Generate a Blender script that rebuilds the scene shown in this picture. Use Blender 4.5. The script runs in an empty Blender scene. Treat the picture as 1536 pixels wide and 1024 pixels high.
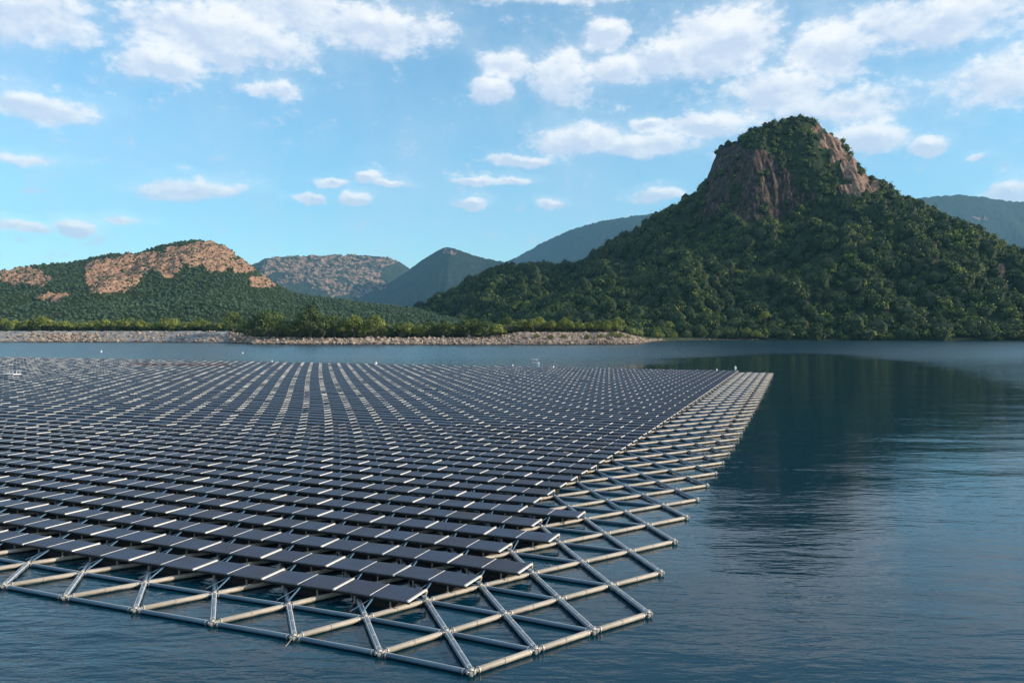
import bpy, math, random
import numpy as np
from mathutils import Vector

random.seed(7)
RS = np.random.RandomState(11)
sc = bpy.context.scene
col = sc.collection
F = 1150.0                      # focal length in photo pixels (photo 1536 wide)
H = 9.0                         # camera height above the water, metres
TILT = math.atan(15 / F)
CT, ST = math.cos(TILT), math.sin(TILT)


def hor(px):                    # horizontal heading of a photo column -> x/y slope
    return (px - 768.0) / F


def zat(py, D):                 # height of something seen at photo row py, D metres deep
    return H + (497.0 - np.asarray(py, float)) / F * D


def proj(X, Y, Z):
    X, Y, Z = map(np.asarray, (X, Y, Z))
    d = Y * CT + (H - Z) * ST
    v = (H - Z) * CT - Y * ST
    d = np.maximum(d, 0.01)
    return 768 + F * X / d, 512 + F * v / d


# ---------------------------------------------------------------- noise
def _hash(ix, iy, seed):
    h = (ix.astype(np.int64) * 374761393 + iy.astype(np.int64) * 668265263 + seed * 1274126177) & 0xFFFFFFFF
    h = ((h ^ (h >> 13)) * 1274126177) & 0xFFFFFFFF
    h = (h ^ (h >> 16)) & 0xFFFFFF
    return h / float(0xFFFFFF)


def vnoise(x, y, seed=0):
    ix = np.floor(x); iy = np.floor(y)
    fx = x - ix; fy = y - iy
    fx = fx * fx * fx * (fx * (fx * 6 - 15) + 10); fy = fy * fy * fy * (fy * (fy * 6 - 15) + 10)
    a = _hash(ix, iy, seed); b = _hash(ix + 1, iy, seed)
    c = _hash(ix, iy + 1, seed); d = _hash(ix + 1, iy + 1, seed)
    return (a + (b - a) * fx) * (1 - fy) + (c + (d - c) * fx) * fy


def fbm(x, y, oct=4, seed=0, gain=0.5):
    s = np.zeros(np.broadcast(x, y).shape); amp = 1.0; tot = 0
    for o in range(oct):
        s = s + amp * (vnoise(x, y, seed + o * 17) * 2 - 1)
        tot += amp; amp *= gain
        x, y = x * 1.93 + y * 0.55 + 3.1, y * 1.93 - x * 0.55 + 1.7
    return s / tot


def ridged(x, y, oct=4, seed=0):
    s = np.zeros(np.broadcast(x, y).shape); amp = 1.0; tot = 0
    for o in range(oct):
        s = s + amp * (1 - np.abs(vnoise(x, y, seed + o * 13) * 2 - 1) * 2)
        tot += amp; amp *= 0.55
        x, y = x * 2.03 + 5.2, y * 2.03 + 1.3
    return s / tot


def smooth(e0, e1, x):
    t = np.clip((x - e0) / (e1 - e0), 0, 1)
    return t * t * (3 - 2 * t)


# ---------------------------------------------------------------- object helpers
def mesh_np(name, verts, faces, mat, smooth_shade=False, attrs=None, mats=None, fmat=None):
    """verts (N,3), faces (M,4) or (M,3)"""
    verts = np.ascontiguousarray(verts, np.float32); faces = np.ascontiguousarray(faces, np.int32)
    me = bpy.data.meshes.new(name)
    k = faces.shape[1]
    me.vertices.add(len(verts)); me.vertices.foreach_set('co', verts.ravel())
    me.loops.add(faces.size); me.loops.foreach_set('vertex_index', faces.ravel())
    me.polygons.add(len(faces)); me.polygons.foreach_set('loop_start', np.arange(0, faces.size, k, dtype=np.int32))
    try:
        me.polygons.foreach_set('loop_total', np.full(len(faces), k, np.int32))
    except Exception:
        pass
    if mats is None:
        mats = [mat]
    for m in mats:
        me.materials.append(m)
    if fmat is not None:
        me.polygons.foreach_set('material_index', np.ascontiguousarray(fmat, np.int32))
    me.polygons.foreach_set('use_smooth', np.full(len(faces), smooth_shade, bool))
    me.update(calc_edges=True)
    if attrs:
        for an, av in attrs.items():
            at = me.attributes.new(an, 'FLOAT', 'POINT')
            at.data.foreach_set('value', np.ascontiguousarray(av, np.float32))
    return me


def link(name, me, parent=None):
    o = bpy.data.objects.new(name, me)
    col.objects.link(o)
    if parent is not None:
        o.parent = parent
    return o


def tag(o, label=None, cat=None, group=None, kind=None):
    if label: o['label'] = label
    if cat: o['category'] = cat
    if group: o['group'] = group
    if kind: o['kind'] = kind
    return o


def empty(name, loc, rz=0.0, scale=(1, 1, 1)):
    o = bpy.data.objects.new(name, None); col.objects.link(o)
    o.location = loc; o.rotation_euler = (0, 0, rz); o.scale = scale
    o.empty_display_size = 0.3
    return o


def copy_tree(src, parent=None):
    c = src.copy(); col.objects.link(c); c.parent = parent
    for ch in list(src.children):
        copy_tree(ch, c)
    return c


class MB:
    """collects boxes and tubes into one mesh"""
    def __init__(self): self.v = []; self.f = []; self.m = []; self.s = []; self.n = 0

    def add(self, v, f, m=0, s=False):
        v = np.asarray(v, float)
        self.v.append(v)
        for q in f:
            self.f.append(tuple(int(a) + self.n for a in q)); self.m.append(m); self.s.append(s)
        self.n += len(v)

    def box(self, c, s, m=0, R=None, bev=0.0):
        x, y, z = [k / 2 for k in s]
        V = np.array([(a * x, b * y, d * z) for a in (-1, 1) for b in (-1, 1) for d in (-1, 1)])
        if R is not None: V = V @ np.array(R).T
        V = V + np.array(c)
        self.add(V, [(0, 1, 3, 2), (4, 6, 7, 5), (0, 4, 5, 1), (2, 3, 7, 6), (0, 2, 6, 4), (1, 5, 7, 3)], m)

    def tube(self, p, q, r, m=0, seg=10, prof=None, s=True):
        """prof: list of (t, radius factor) along the axis"""
        p = np.array(p, float); q = np.array(q, float); d = q - p; L = np.linalg.norm(d); d /= L
        a = np.cross(d, (0, 0, 1)); 
        if np.linalg.norm(a) < 1e-3: a = np.array((1., 0, 0))
        a /= np.linalg.norm(a); b = np.cross(a, d)
        prof = prof or [(0, 1), (1, 1)]
        ang = np.linspace(0, 2 * np.pi, seg, endpoint=False)
        V = []
        for t, k in prof:
            V.append(p + d * L * t + r * k * (np.cos(ang)[:, None] * a + np.sin(ang)[:, None] * b))
        V = np.concatenate(V)
        fs = []
        for k in range(len(prof) - 1):
            for i in range(seg):
                j = (i + 1) % seg
                fs.append((k * seg + i, k * seg + j, (k + 1) * seg + j, (k + 1) * seg + i))
        self.add(V, fs, m, s)
        self.add(V[:seg], [tuple(range(seg))], m); self.add(V[-seg:], [tuple(reversed(range(seg)))], m)

    def mesh(self, name, mats):
        me = bpy.data.meshes.new(name)
        v = np.concatenate(self.v)
        me.from_pydata([tuple(a) for a in v], [], self.f)
        for m in (mats if isinstance(mats, (list, tuple)) else [mats]): me.materials.append(m)
        me.polygons.foreach_set('material_index', self.m)
        me.polygons.foreach_set('use_smooth', self.s)
        me.update()
        return me

    def build(self, name, mats, parent=None): return link(name, self.mesh(name, mats), parent)


# ---------------------------------------------------------------- materials
def new_mat(name):
    m = bpy.data.materials.new(name); m.use_nodes = True
    nt = m.node_tree; nt.nodes.clear()
    out = nt.nodes.new('ShaderNodeOutputMaterial')
    bs = nt.nodes.new('ShaderNodeBsdfPrincipled')
    nt.links.new(bs.outputs[0], out.inputs[0])
    return m, nt, bs, out


def N(nt, t, **kw):
    n = nt.nodes.new(t)
    for k, v in kw.items():
        if k.startswith('i_'):
            key = k[2:]
            n.inputs[int(key) if key.isdigit() else key.replace('_', ' ')].default_value = v
        else:
            setattr(n, k, v)
    return n


def ramp(nt, stops, interp='LINEAR'):
    r = nt.nodes.new('ShaderNodeValToRGB'); cr = r.color_ramp; cr.interpolation = interp
    while len(cr.elements) < len(stops): cr.elements.new(0.5)
    for e, (p, c) in zip(cr.elements, stops):
        e.position = p; e.color = (*c, 1) if len(c) == 3 else c
    return r


def noise_mat(name, c0, c1, scale=3.0, rough=0.6, metal=0.0, detail=5, bump=0.0, bscale=None, spec=0.5, stretch=(1, 1, 1), c2=None, wet=None):
    m, nt, bs, out = new_mat(name)
    tc = N(nt, 'ShaderNodeTexCoord'); mp = N(nt, 'ShaderNodeMapping'); mp.inputs['Scale'].default_value = stretch
    nt.links.new(tc.outputs['Object'], mp.inputs[0])
    no = N(nt, 'ShaderNodeTexNoise', i_Scale=scale, i_Detail=detail, i_Roughness=0.6)
    nt.links.new(mp.outputs[0], no.inputs['Vector'])
    st = [(0.3, c0), (0.7, c1)] if c2 is None else [(0.25, c0), (0.5, c1), (0.72, c2)]
    r = ramp(nt, st); nt.links.new(no.outputs[0], r.inputs[0])
    nt.links.new(r.outputs[0], bs.inputs['Base Color'])
    if wet:                                    # dark wet / algae band just above the waterline
        z0, z1, wc_ = wet
        gp = N(nt, 'ShaderNodeNewGeometry'); sz_ = N(nt, 'ShaderNodeSeparateXYZ'); nt.links.new(gp.outputs['Position'], sz_.inputs[0])
        wn = N(nt, 'ShaderNodeTexNoise', i_Scale=2.0 / (z1 - z0) * .2, i_Detail=5.0); nt.links.new(gp.outputs['Position'], wn.inputs['Vector'])
        ma = N(nt, 'ShaderNodeMath', operation='MULTIPLY_ADD'); nt.links.new(wn.outputs[0], ma.inputs[0]); ma.inputs[1].default_value = -(z1 - z0) * 1.4; nt.links.new(sz_.outputs[2], ma.inputs[2])
        mr_ = N(nt, 'ShaderNodeMapRange'); nt.links.new(ma.outputs[0], mr_.inputs[0]); mr_.inputs[1].default_value = z0 - (z1 - z0) * .7; mr_.inputs[2].default_value = z1 - (z1 - z0) * .7
        mw = N(nt, 'ShaderNodeMix', data_type='RGBA'); nt.links.new(mr_.outputs[0], mw.inputs[0]); mw.inputs[6].default_value = (*wc_, 1)
        nt.links.new(r.outputs[0], mw.inputs[7]); nt.links.new(mw.outputs[2], bs.inputs['Base Color'])
    bs.inputs['Roughness'].default_value = rough; bs.inputs['Metallic'].default_value = metal
    bs.inputs['Specular IOR Level'].default_value = spec
    if bump:
        b = N(nt, 'ShaderNodeBump', i_Strength=bump, i_Distance=0.02 if bscale is None else bscale)
        nt.links.new(no.outputs[0], b.inputs['Height']); nt.links.new(b.outputs[0], bs.inputs['Normal'])
    return m


def foliage_mat(name, stops, rough=0.65, transl=0.12):
    m, nt, bs, out = new_mat(name)
    at = N(nt, 'ShaderNodeAttribute', attribute_name='tint')
    r = ramp(nt, stops); nt.links.new(at.outputs['Fac'], r.inputs[0])
    nt.links.new(r.outputs[0], bs.inputs['Base Color'])
    bs.inputs['Roughness'].default_value = rough; bs.inputs['Specular IOR Level'].default_value = 0.25
    tr = N(nt, 'ShaderNodeBsdfTranslucent'); nt.links.new(r.outputs[0], tr.inputs[0])
    mx = N(nt, 'ShaderNodeMixShader'); mx.inputs[0].default_value = transl
    nt.links.new(bs.outputs[0], mx.inputs[1]); nt.links.new(tr.outputs[0], mx.inputs[2])
    nt.links.new(mx.outputs[0], out.inputs[0])
    return m


M = {}
M['beige'] = noise_mat('pipe_beige', (0.23, 0.20, 0.16), (0.46, 0.40, 0.325), 2.6, 0.55, bump=0.25, detail=9, wet=(0.0, 0.09, (0.045, 0.05, 0.03)))
M['grey_pipe'] = noise_mat('pipe_grey', (0.09, 0.12, 0.16), (0.19, 0.235, 0.29), 2.0, 0.42, bump=0.15, detail=9, wet=(0.0, 0.08, (0.03, 0.04, 0.03)))
M['blue_pipe'] = noise_mat('pipe_blue', (0.035, 0.08, 0.12), (0.07, 0.14, 0.20), 2.0, 0.38, bump=0.1, detail=9, wet=(0.0, 0.06, (0.02, 0.03, 0.025)))
M['light_rail'] = noise_mat('aluminium_rail', (0.52, 0.49, 0.44), (0.72, 0.69, 0.63), 5, 0.6, 0.0)
M['joint'] = noise_mat('joint_metal', (0.25, 0.24, 0.22), (0.62, 0.58, 0.52), 14, 0.45, 0.3, bump=0.4)
M['black'] = noise_mat('black_plastic', (0.004, 0.004, 0.005), (0.012, 0.013, 0.014), 4, 0.6)
M['under'] = noise_mat('module_backsheet', (0.006, 0.008, 0.012), (0.015, 0.018, 0.022), 4, 0.6)
M['edge'] = noise_mat('module_edge', (0.10, 0.11, 0.13), (0.17, 0.18, 0.20), 4, 0.4, 0.4)
M['knob'] = noise_mat('clamp_dusty', (0.10, 0.08, 0.06), (0.42, 0.36, 0.28), 9, 0.8, bump=0.5)
M['white'] = noise_mat('white_paint', (0.72, 0.72, 0.70), (0.82, 0.81, 0.78), 3, 0.4)
M['rust'] = noise_mat('rust_orange', (0.30, 0.10, 0.05), (0.50, 0.20, 0.11), 1.5, 0.8)
M['bark'] = noise_mat('bark', (0.06, 0.045, 0.03), (0.14, 0.11, 0.08), 3, 0.9)


def glass_mat():
    m, nt, bs, out = new_mat('solar_glass')
    tc = N(nt, 'ShaderNodeTexCoord')
    br = N(nt, 'ShaderNodeTexBrick', offset=0.0, i_Scale=1.0, i_Mortar_Size=0.011, i_Brick_Width=0.118, i_Row_Height=0.118, i_Mortar_Smooth=0.3)
    br.inputs['Color1'].default_value = (0.012, 0.021, 0.054, 1); br.inputs['Color2'].default_value = (0.017, 0.028, 0.066, 1)
    br.inputs['Mortar'].default_value = (0.12, 0.135, 0.17, 1)
    nt.links.new(tc.outputs['Object'], br.inputs['Vector'])
    geo = N(nt, 'ShaderNodeNewGeometry')
    no = N(nt, 'ShaderNodeTexNoise', i_Scale=1.1, i_Detail=6.0, i_Roughness=0.65); nt.links.new(geo.outputs['Position'], no.inputs['Vector'])
    oi = N(nt, 'ShaderNodeObjectInfo')
    mth = N(nt, 'ShaderNodeMath', operation='MULTIPLY_ADD'); mth.inputs[1].default_value = 0.32; mth.inputs[2].default_value = 0.0
    nt.links.new(oi.outputs['Random'], mth.inputs[0])
    ad = N(nt, 'ShaderNodeMath', operation='ADD'); nt.links.new(no.outputs[0], ad.inputs[0]); nt.links.new(mth.outputs[0], ad.inputs[1])
    r = ramp(nt, [(0.45, (0, 0, 0)), (0.95, (1, 1, 1))]); nt.links.new(ad.outputs[0], r.inputs[0])
    mx = N(nt, 'ShaderNodeMix', data_type='RGBA'); nt.links.new(r.outputs[0], mx.inputs[0])
    nt.links.new(br.outputs[0], mx.inputs[6]); mx.inputs[7].default_value = (0.050, 0.048, 0.058, 1)
    nt.links.new(mx.outputs[2], bs.inputs['Base Color'])
    rr = N(nt, 'ShaderNodeMapRange'); rr.inputs[3].default_value = 0.28; rr.inputs[4].default_value = 0.50
    nt.links.new(ad.outputs[0], rr.inputs[0]); nt.links.new(rr.outputs[0], bs.inputs['Roughness'])
    bs.inputs['IOR'].default_value = 1.27; bs.inputs['Specular IOR Level'].default_value = 0.26
    return m


M['glass'] = glass_mat()


# ---------------------------------------------------------------- camera, sun, sky
cam = bpy.data.cameras.new('camera'); co = bpy.data.objects.new('camera', cam); col.objects.link(co)
co.location = (0, 0, H); co.rotation_euler = (math.pi / 2 - TILT, 0, 0)
cam.sensor_width = 36; cam.lens = F / 1536 * 36; cam.clip_start = 0.5; cam.clip_end = 60000
sc.camera = co

SUN_AZ, SUN_EL = math.radians(102), math.radians(21)       # compass heading from +Y towards +X
sd = Vector((math.sin(SUN_AZ) * math.cos(SUN_EL), math.cos(SUN_AZ) * math.cos(SUN_EL), math.sin(SUN_EL)))
sl = bpy.data.lights.new('sun', 'SUN'); so = bpy.data.objects.new('sun', sl); col.objects.link(so)
sl.energy = 5.0; sl.angle = math.radians(0.5); sl.color = (1.0, 0.86, 0.70)
so.rotation_euler = sd.to_track_quat('Z', 'Y').to_euler(); so.location = (300, 0, 400)

w = bpy.data.worlds.new('World'); sc.world = w; w.use_nodes = True
nt = w.node_tree; nt.nodes.clear()
wo = N(nt, 'ShaderNodeOutputWorld'); bg = N(nt, 'ShaderNodeBackground'); nt.links.new(bg.outputs[0], wo.inputs[0])
sky = N(nt, 'ShaderNodeTexSky', sky_type='NISHITA', sun_disc=False)
sky.sun_elevation = SUN_EL; sky.sun_rotation = SUN_AZ
sky.air_density = 1.0; sky.dust_density = 0.6; sky.ozone_density = 1.2; sky.altitude = 100
bg.inputs[1].default_value = 0.125
tint = N(nt, 'ShaderNodeMix', data_type='RGBA', blend_type='MULTIPLY'); tint.inputs[0].default_value = 1.0
tint.inputs[7].default_value = (0.77, 1.24, 1.34, 1)
nt.links.new(sky.outputs[0], tint.inputs[6])
tc = N(nt, 'ShaderNodeTexCoord')
gen = tc.outputs['Generated']
sx = N(nt, 'ShaderNodeSeparateXYZ'); nt.links.new(gen, sx.inputs[0])


def m2(op, a, b=None, c=None, clamp=False):
    n = N(nt, 'ShaderNodeMath', operation=op, use_clamp=clamp)
    for k, v in enumerate((a, b, c)):
        if v is None: continue
        if isinstance(v, (int, float)): n.inputs[k].default_value = v
        else: nt.links.new(v, n.inputs[k])
    return n.outputs[0]


az = m2('ARCTAN2', sx.outputs[0], sx.outputs[1]); el = m2('ARCSINE', sx.outputs[2])
warp = N(nt, 'ShaderNodeTexNoise', i_Scale=9.0, i_Detail=7.0, i_Roughness=0.62); nt.links.new(gen, warp.inputs['Vector'])
wsep = N(nt, 'ShaderNodeSeparateColor'); nt.links.new(warp.outputs[1], wsep.inputs[0])
azw = m2('ADD', az, m2('MULTIPLY', m2('SUBTRACT', wsep.outputs[0], 0.5), 0.060))
elw = m2('ADD', el, m2('MULTIPLY', m2('SUBTRACT', wsep.outputs[1], 0.5), 0.045))
pc = N(nt, 'ShaderNodeCombineXYZ'); nt.links.new(azw, pc.inputs[0]); nt.links.new(elw, pc.inputs[1])
CL = [(45, 22, 120, 50, .8), (330, 55, 165, 52, .88), (240, 98, 80, 30, .8), (430, 15, 110, 45, .9), (560, 48, 100, 38, .85), (650, 50, 45, 25, .5),
      (70, 162, 92, 20, .95), (400, 135, 50, 12, .6), (45, 238, 60, 10, .7), (290, 285, 85, 16, 1.0), (40, 342, 60, 9, .75), (122, 343, 36, 14, 1.0),
      (190, 327, 28, 8, .5), (495, 281, 32, 8, .9), (552, 270, 26, 11, .9), (590, 279, 36, 6, .7), (460, 303, 28, 8, .8), (535, 304, 30, 11, 1.0),
      (713, 308, 25, 11, 1.0), (782, 243, 56, 10, 1.0), (715, 271, 34, 7, .7), (770, 273, 32, 8, .75), (838, 309, 25, 9, .9), (905, 57, 36, 26, 1.0),
      (735, 138, 36, 24, .85), (757, 95, 42, 22, .7), (845, 118, 50, 40, .65), (930, 107, 42, 20, .8), (872, 208, 74, 26, 1.05), (965, 218, 100, 17, .9),
      (1060, 190, 62, 20, 1.05), (972, 190, 32, 12, .85), (1085, 62, 90, 52, 1.05), (985, 92, 62, 30, .85), (1235, 82, 74, 46, 1.0), (1170, 135, 88, 42, .85),
      (1250, 165, 120, 30, .7), (1400, 35, 190, 40, .72), (1300, 206, 68, 22, 1.0), (1388, 215, 36, 17, 1.0), (985, 292, 34, 12, .85), (1518, 288, 44, 18, .9),
      (1495, 120, 90, 40, .62), (1465, 232, 18, 6, .6), (820, 4, 130, 8, .6), (1900, 60, 260, 70, 1.0), (1700, 330, 130, 36, 1.0), (1760, 230, 150, 40, 1.0), (1630, 110, 110, 50, 1.0), (2100, 260, 240, 60, 1.), (-300, 120, 160, 40, 1.0), (1650, 200, 80, 30, 1.)]  # clouds far off to the right are unseen, added to brighten the water reflection
mask = None; up = None
for (px, py, rx, ry, st) in CL:
    a0 = math.atan(hor(px)); e0 = math.atan((497 - py) / F * math.cos(a0))
    if rx < 60: st *= 1.25
    ra = rx / F * math.cos(a0) ** 2; re = ry / F * math.cos(a0)
    v1 = N(nt, 'ShaderNodeVectorMath', operation='SUBTRACT'); nt.links.new(pc.outputs[0], v1.inputs[0]); v1.inputs[1].default_value = (a0, e0, 0)
    v2 = N(nt, 'ShaderNodeVectorMath', operation='MULTIPLY'); nt.links.new(v1.outputs[0], v2.inputs[0]); v2.inputs[1].default_value = (1 / ra, 1 / re, 0)
    v3 = N(nt, 'ShaderNodeVectorMath', operation='LENGTH'); nt.links.new(v2.outputs[0], v3.inputs[0])
    d = m2('MULTIPLY_ADD', v3.outputs['Value'], -0.85 * st, 1.0 * st)
    mask = d if mask is None else m2('SMOOTH_MAX', mask, d, 0.15)
    v4 = N(nt, 'ShaderNodeVectorMath', operation='SUBTRACT'); nt.links.new(v2.outputs[0], v4.inputs[0]); v4.inputs[1].default_value = (0.12, 0.5, 0)
    v5 = N(nt, 'ShaderNodeVectorMath', operation='LENGTH'); nt.links.new(v4.outputs[0], v5.inputs[0])
    d2 = m2('MULTIPLY_ADD', v5.outputs['Value'], -0.85 * st, 1.0 * st)
    up = d2 if up is None else m2('SMOOTH_MAX', up, d2, 0.15)
# loose cloud cover away from the photographed part of the sky
gmap = N(nt, 'ShaderNodeMapping'); gmap.inputs['Scale'].default_value = (1.6, 1.6, 4.5); nt.links.new(gen, gmap.inputs[0])
gn = N(nt, 'ShaderNodeTexNoise', i_Scale=1.6, i_Detail=8.0, i_Roughness=0.55); nt.links.new(gmap.outputs[0], gn.inputs['Vector'])
away = m2('MULTIPLY', m2('SUBTRACT', m2('ABSOLUTE', az), 0.80), 3.0, clamp=True)
high = m2('MULTIPLY', m2('SUBTRACT', el, 0.95), 4.0, clamp=True)
gm = m2('MULTIPLY', m2('MULTIPLY', m2('SUBTRACT', gn.outputs[0], 0.47), 5.0), m2('MAXIMUM', away, high), clamp=True)
mask = m2('MAXIMUM', mask, gm)
nm = N(nt, 'ShaderNodeMapping'); nm.inputs['Scale'].default_value = (1, 1, 1.7); nt.links.new(gen, nm.inputs[0])
n1 = N(nt, 'ShaderNodeTexNoise', i_Scale=22.0, i_Detail=8.0, i_Roughness=0.6); nt.links.new(nm.outputs[0], n1.inputs['Vector'])
off = N(nt, 'ShaderNodeMapping'); off.inputs['Location'].default_value = (0.006, 0.0, 0.018); nt.links.new(nm.outputs[0], off.inputs[0])
n2 = N(nt, 'ShaderNodeTexNoise', i_Scale=22.0, i_Detail=5.0, i_Roughness=0.55); nt.links.new(off.outputs[0], n2.inputs['Vector'])
n3 = N(nt, 'ShaderNodeTexNoise', i_Scale=75.0, i_Detail=7.0, i_Roughness=0.62); nt.links.new(nm.outputs[0], n3.inputs['Vector'])
dens = m2('ADD', m2('ADD', m2('MAXIMUM', mask, -1.0), m2('MULTIPLY', m2('SUBTRACT', n1.outputs[0], 0.5), 1.15)), m2('MULTIPLY', m2('SUBTRACT', n3.outputs[0], 0.5), 0.75))
dr = N(nt, 'ShaderNodeMapRange', interpolation_type='SMOOTHSTEP'); nt.links.new(dens, dr.inputs[0])
dr.inputs[1].default_value = 0.05; dr.inputs[2].default_value = 0.46; dr.inputs[3].default_value = 0; dr.inputs[4].default_value = 0.76
veil = N(nt, 'ShaderNodeMapRange', interpolation_type='SMOOTHSTEP'); nt.links.new(m2('ADD', mask, m2('MULTIPLY', m2('SUBTRACT', warp.outputs[0], 0.5), 1.1)), veil.inputs[0])
veil.inputs[1].default_value = -0.45; veil.inputs[2].default_value = 0.75; veil.inputs[3].default_value = 0; veil.inputs[4].default_value = 0.55
alpha = m2('SUBTRACT', 1.0, m2('MULTIPLY', m2('SUBTRACT', 1.0, dr.outputs[0]), m2('SUBTRACT', 1.0, veil.outputs[0])))
relief = m2('ADD', m2('MULTIPLY', m2('SUBTRACT', n1.outputs[0], n2.outputs[0]), 1.6), m2('MULTIPLY', m2('SUBTRACT', n3.outputs[0], 0.5), 0.5))
light = m2('ADD', m2('ADD', relief, m2('MULTIPLY', m2('SUBTRACT', up, mask), 1.0)), 0.52, clamp=True)
cr = ramp(nt, [(0.10, (4.5, 4.9, 5.8)), (0.55, (6.2, 6.2, 6.4)), (0.9, (7.4, 7.1, 6.9))]); nt.links.new(light, cr.inputs[0])
cmx = N(nt, 'ShaderNodeMix', data_type='RGBA'); nt.links.new(alpha, cmx.inputs[0])
nt.links.new(tint.outputs[2], cmx.inputs[6]); nt.links.new(cr.outputs[0], cmx.inputs[7])
nt.links.new(cmx.outputs[2], bg.inputs[0])

sc.view_settings.view_transform = 'Standard'; sc.view_settings.look = 'None'
sc.view_settings.exposure = 0.42; sc.view_settings.gamma = 1.0

# ---------------------------------------------------------------- water
m, nt, bs, out = new_mat('lake_water')
geo = N(nt, 'ShaderNodeNewGeometry'); P0 = geo.outputs['Position']


def wave(scale, rot, stretch, detail, rough=0.5, dist=0.0):
    mp = N(nt, 'ShaderNodeMapping'); mp.inputs['Rotation'].default_value = (0, 0, rot); mp.inputs['Scale'].default_value = stretch
    nt.links.new(P0, mp.inputs[0])
    n = N(nt, 'ShaderNodeTexNoise', i_Scale=scale, i_Detail=detail, i_Roughness=rough, i_Distortion=dist); nt.links.new(mp.outputs[0], n.inputs['Vector'])
    return n.outputs[0]


wa = wave(0.55, math.radians(-12), (0.33, 1.0, 1), 3, 0.5, 0.3)
wb = wave(1.7, math.radians(24), (0.40, 1.0, 1), 4, 0.55, 0.2)
wd_ = wave(1.15, math.radians(32), (0.28, 1.0, 1), 3, 0.5, 0.8)
wc = wave(0.10, math.radians(-5), (0.35, 1.0, 1), 2, 0.5)
patch = wave(0.018, 0.3, (0.6, 1.0, 1), 3, 0.5)
# a long calm lane in the lee of the array, wind-ruffled water around it
vr = N(nt, 'ShaderNodeMapping', vector_type='TEXTURE'); vr.inputs['Location'].default_value = (54, 148, 0); vr.inputs['Rotation'].default_value = (0, 0, math.radians(-20)); vr.inputs['Scale'].default_value = (36, 145, 1)
nt.links.new(P0, vr.inputs[0])
ln = N(nt, 'ShaderNodeVectorMath', operation='LENGTH'); nt.links.new(vr.outputs[0], ln.inputs[0])
edge_ = m2('ADD', ln.outputs['Value'], m2('MULTIPLY', m2('SUBTRACT', patch, 0.5), 0.9))
mr = N(nt, 'ShaderNodeMapRange', interpolation_type='SMOOTHSTEP'); nt.links.new(edge_, mr.inputs[0])
mr.inputs[1].default_value = 0.75; mr.inputs[2].default_value = 1.35; mr.inputs[3].default_value = 0.10; mr.inputs[4].default_value = 1.0
s1 = m2('ADD', m2('ADD', m2('MULTIPLY', wa, 0.15), m2('MULTIPLY', wb, 0.085)), m2('MULTIPLY', m2('ABSOLUTE', m2('SUBTRACT', wd_, 0.5)), -0.09))
sp = N(nt, 'ShaderNodeSeparateXYZ'); nt.links.new(P0, sp.inputs[0])
rg_ = N(nt, 'ShaderNodeMapRange', interpolation_type='SMOOTHSTEP'); nt.links.new(m2('MULTIPLY_ADD', sp.outputs[1], -0.30, sp.outputs[0]), rg_.inputs[0])
rg_.inputs[1].default_value = 0; rg_.inputs[2].default_value = 25; rg_.inputs[3].default_value = 1.0; rg_.inputs[4].default_value = 0.7
nearw = N(nt, 'ShaderNodeMapRange', interpolation_type='SMOOTHSTEP'); nt.links.new(sp.outputs[1], nearw.inputs[0])
nearw.inputs[1].default_value = 110; nearw.inputs[2].default_value = 260
amp_ = m2('MULTIPLY', m2('MULTIPLY_ADD', mr.outputs[0], 0.86, 0.14), m2('MAXIMUM', rg_.outputs[0], nearw.outputs[0]))
s2 = m2('ADD', m2('MULTIPLY', s1, amp_), m2('MULTIPLY', wc, 0.18))
bp = N(nt, 'ShaderNodeBump', i_Strength=1.0, i_Distance=1.0); nt.links.new(s2, bp.inputs['Height'])
nt.links.new(bp.outputs[0], bs.inputs['Normal'])
fy = N(nt, 'ShaderNodeMapRange', interpolation_type='SMOOTHSTEP'); nt.links.new(sp.outputs[1], fy.inputs[0])
fy.inputs[1].default_value = 110; fy.inputs[2].default_value = 330; fy.inputs[3].default_value = 0.03; fy.inputs[4].default_value = 0.24
nt.links.new(m2('MAXIMUM', m2('MULTIPLY', fy.outputs[0], mr.outputs[0]), 0.03), bs.inputs['Roughness'])
bs.inputs['Base Color'].default_value = (0.0008, 0.027, 0.044, 1)
bs.inputs['IOR'].default_value = 1.36
M['water'] = m
xs = np.concatenate([np.linspace(-17000, 17000, 25)]); ys = np.concatenate([[-200], np.linspace(0, 14800, 25)])
gx, gy = np.meshgrid(xs, ys); n_, k_ = gx.shape
idx = np.arange(n_ * k_).reshape(n_, k_)
quad = lambda ix: np.stack([ix[:-1, :-1], ix[:-1, 1:], ix[1:, 1:], ix[1:, :-1]], -1).reshape(-1, 4)
tag(link('water', mesh_np('water', np.stack([gx.ravel(), gy.ravel(), 0 * gx.ravel()], 1), quad(idx), M['water'])),
    'calm blue green lake water with small wind ripples', 'water', kind='structure')

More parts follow.
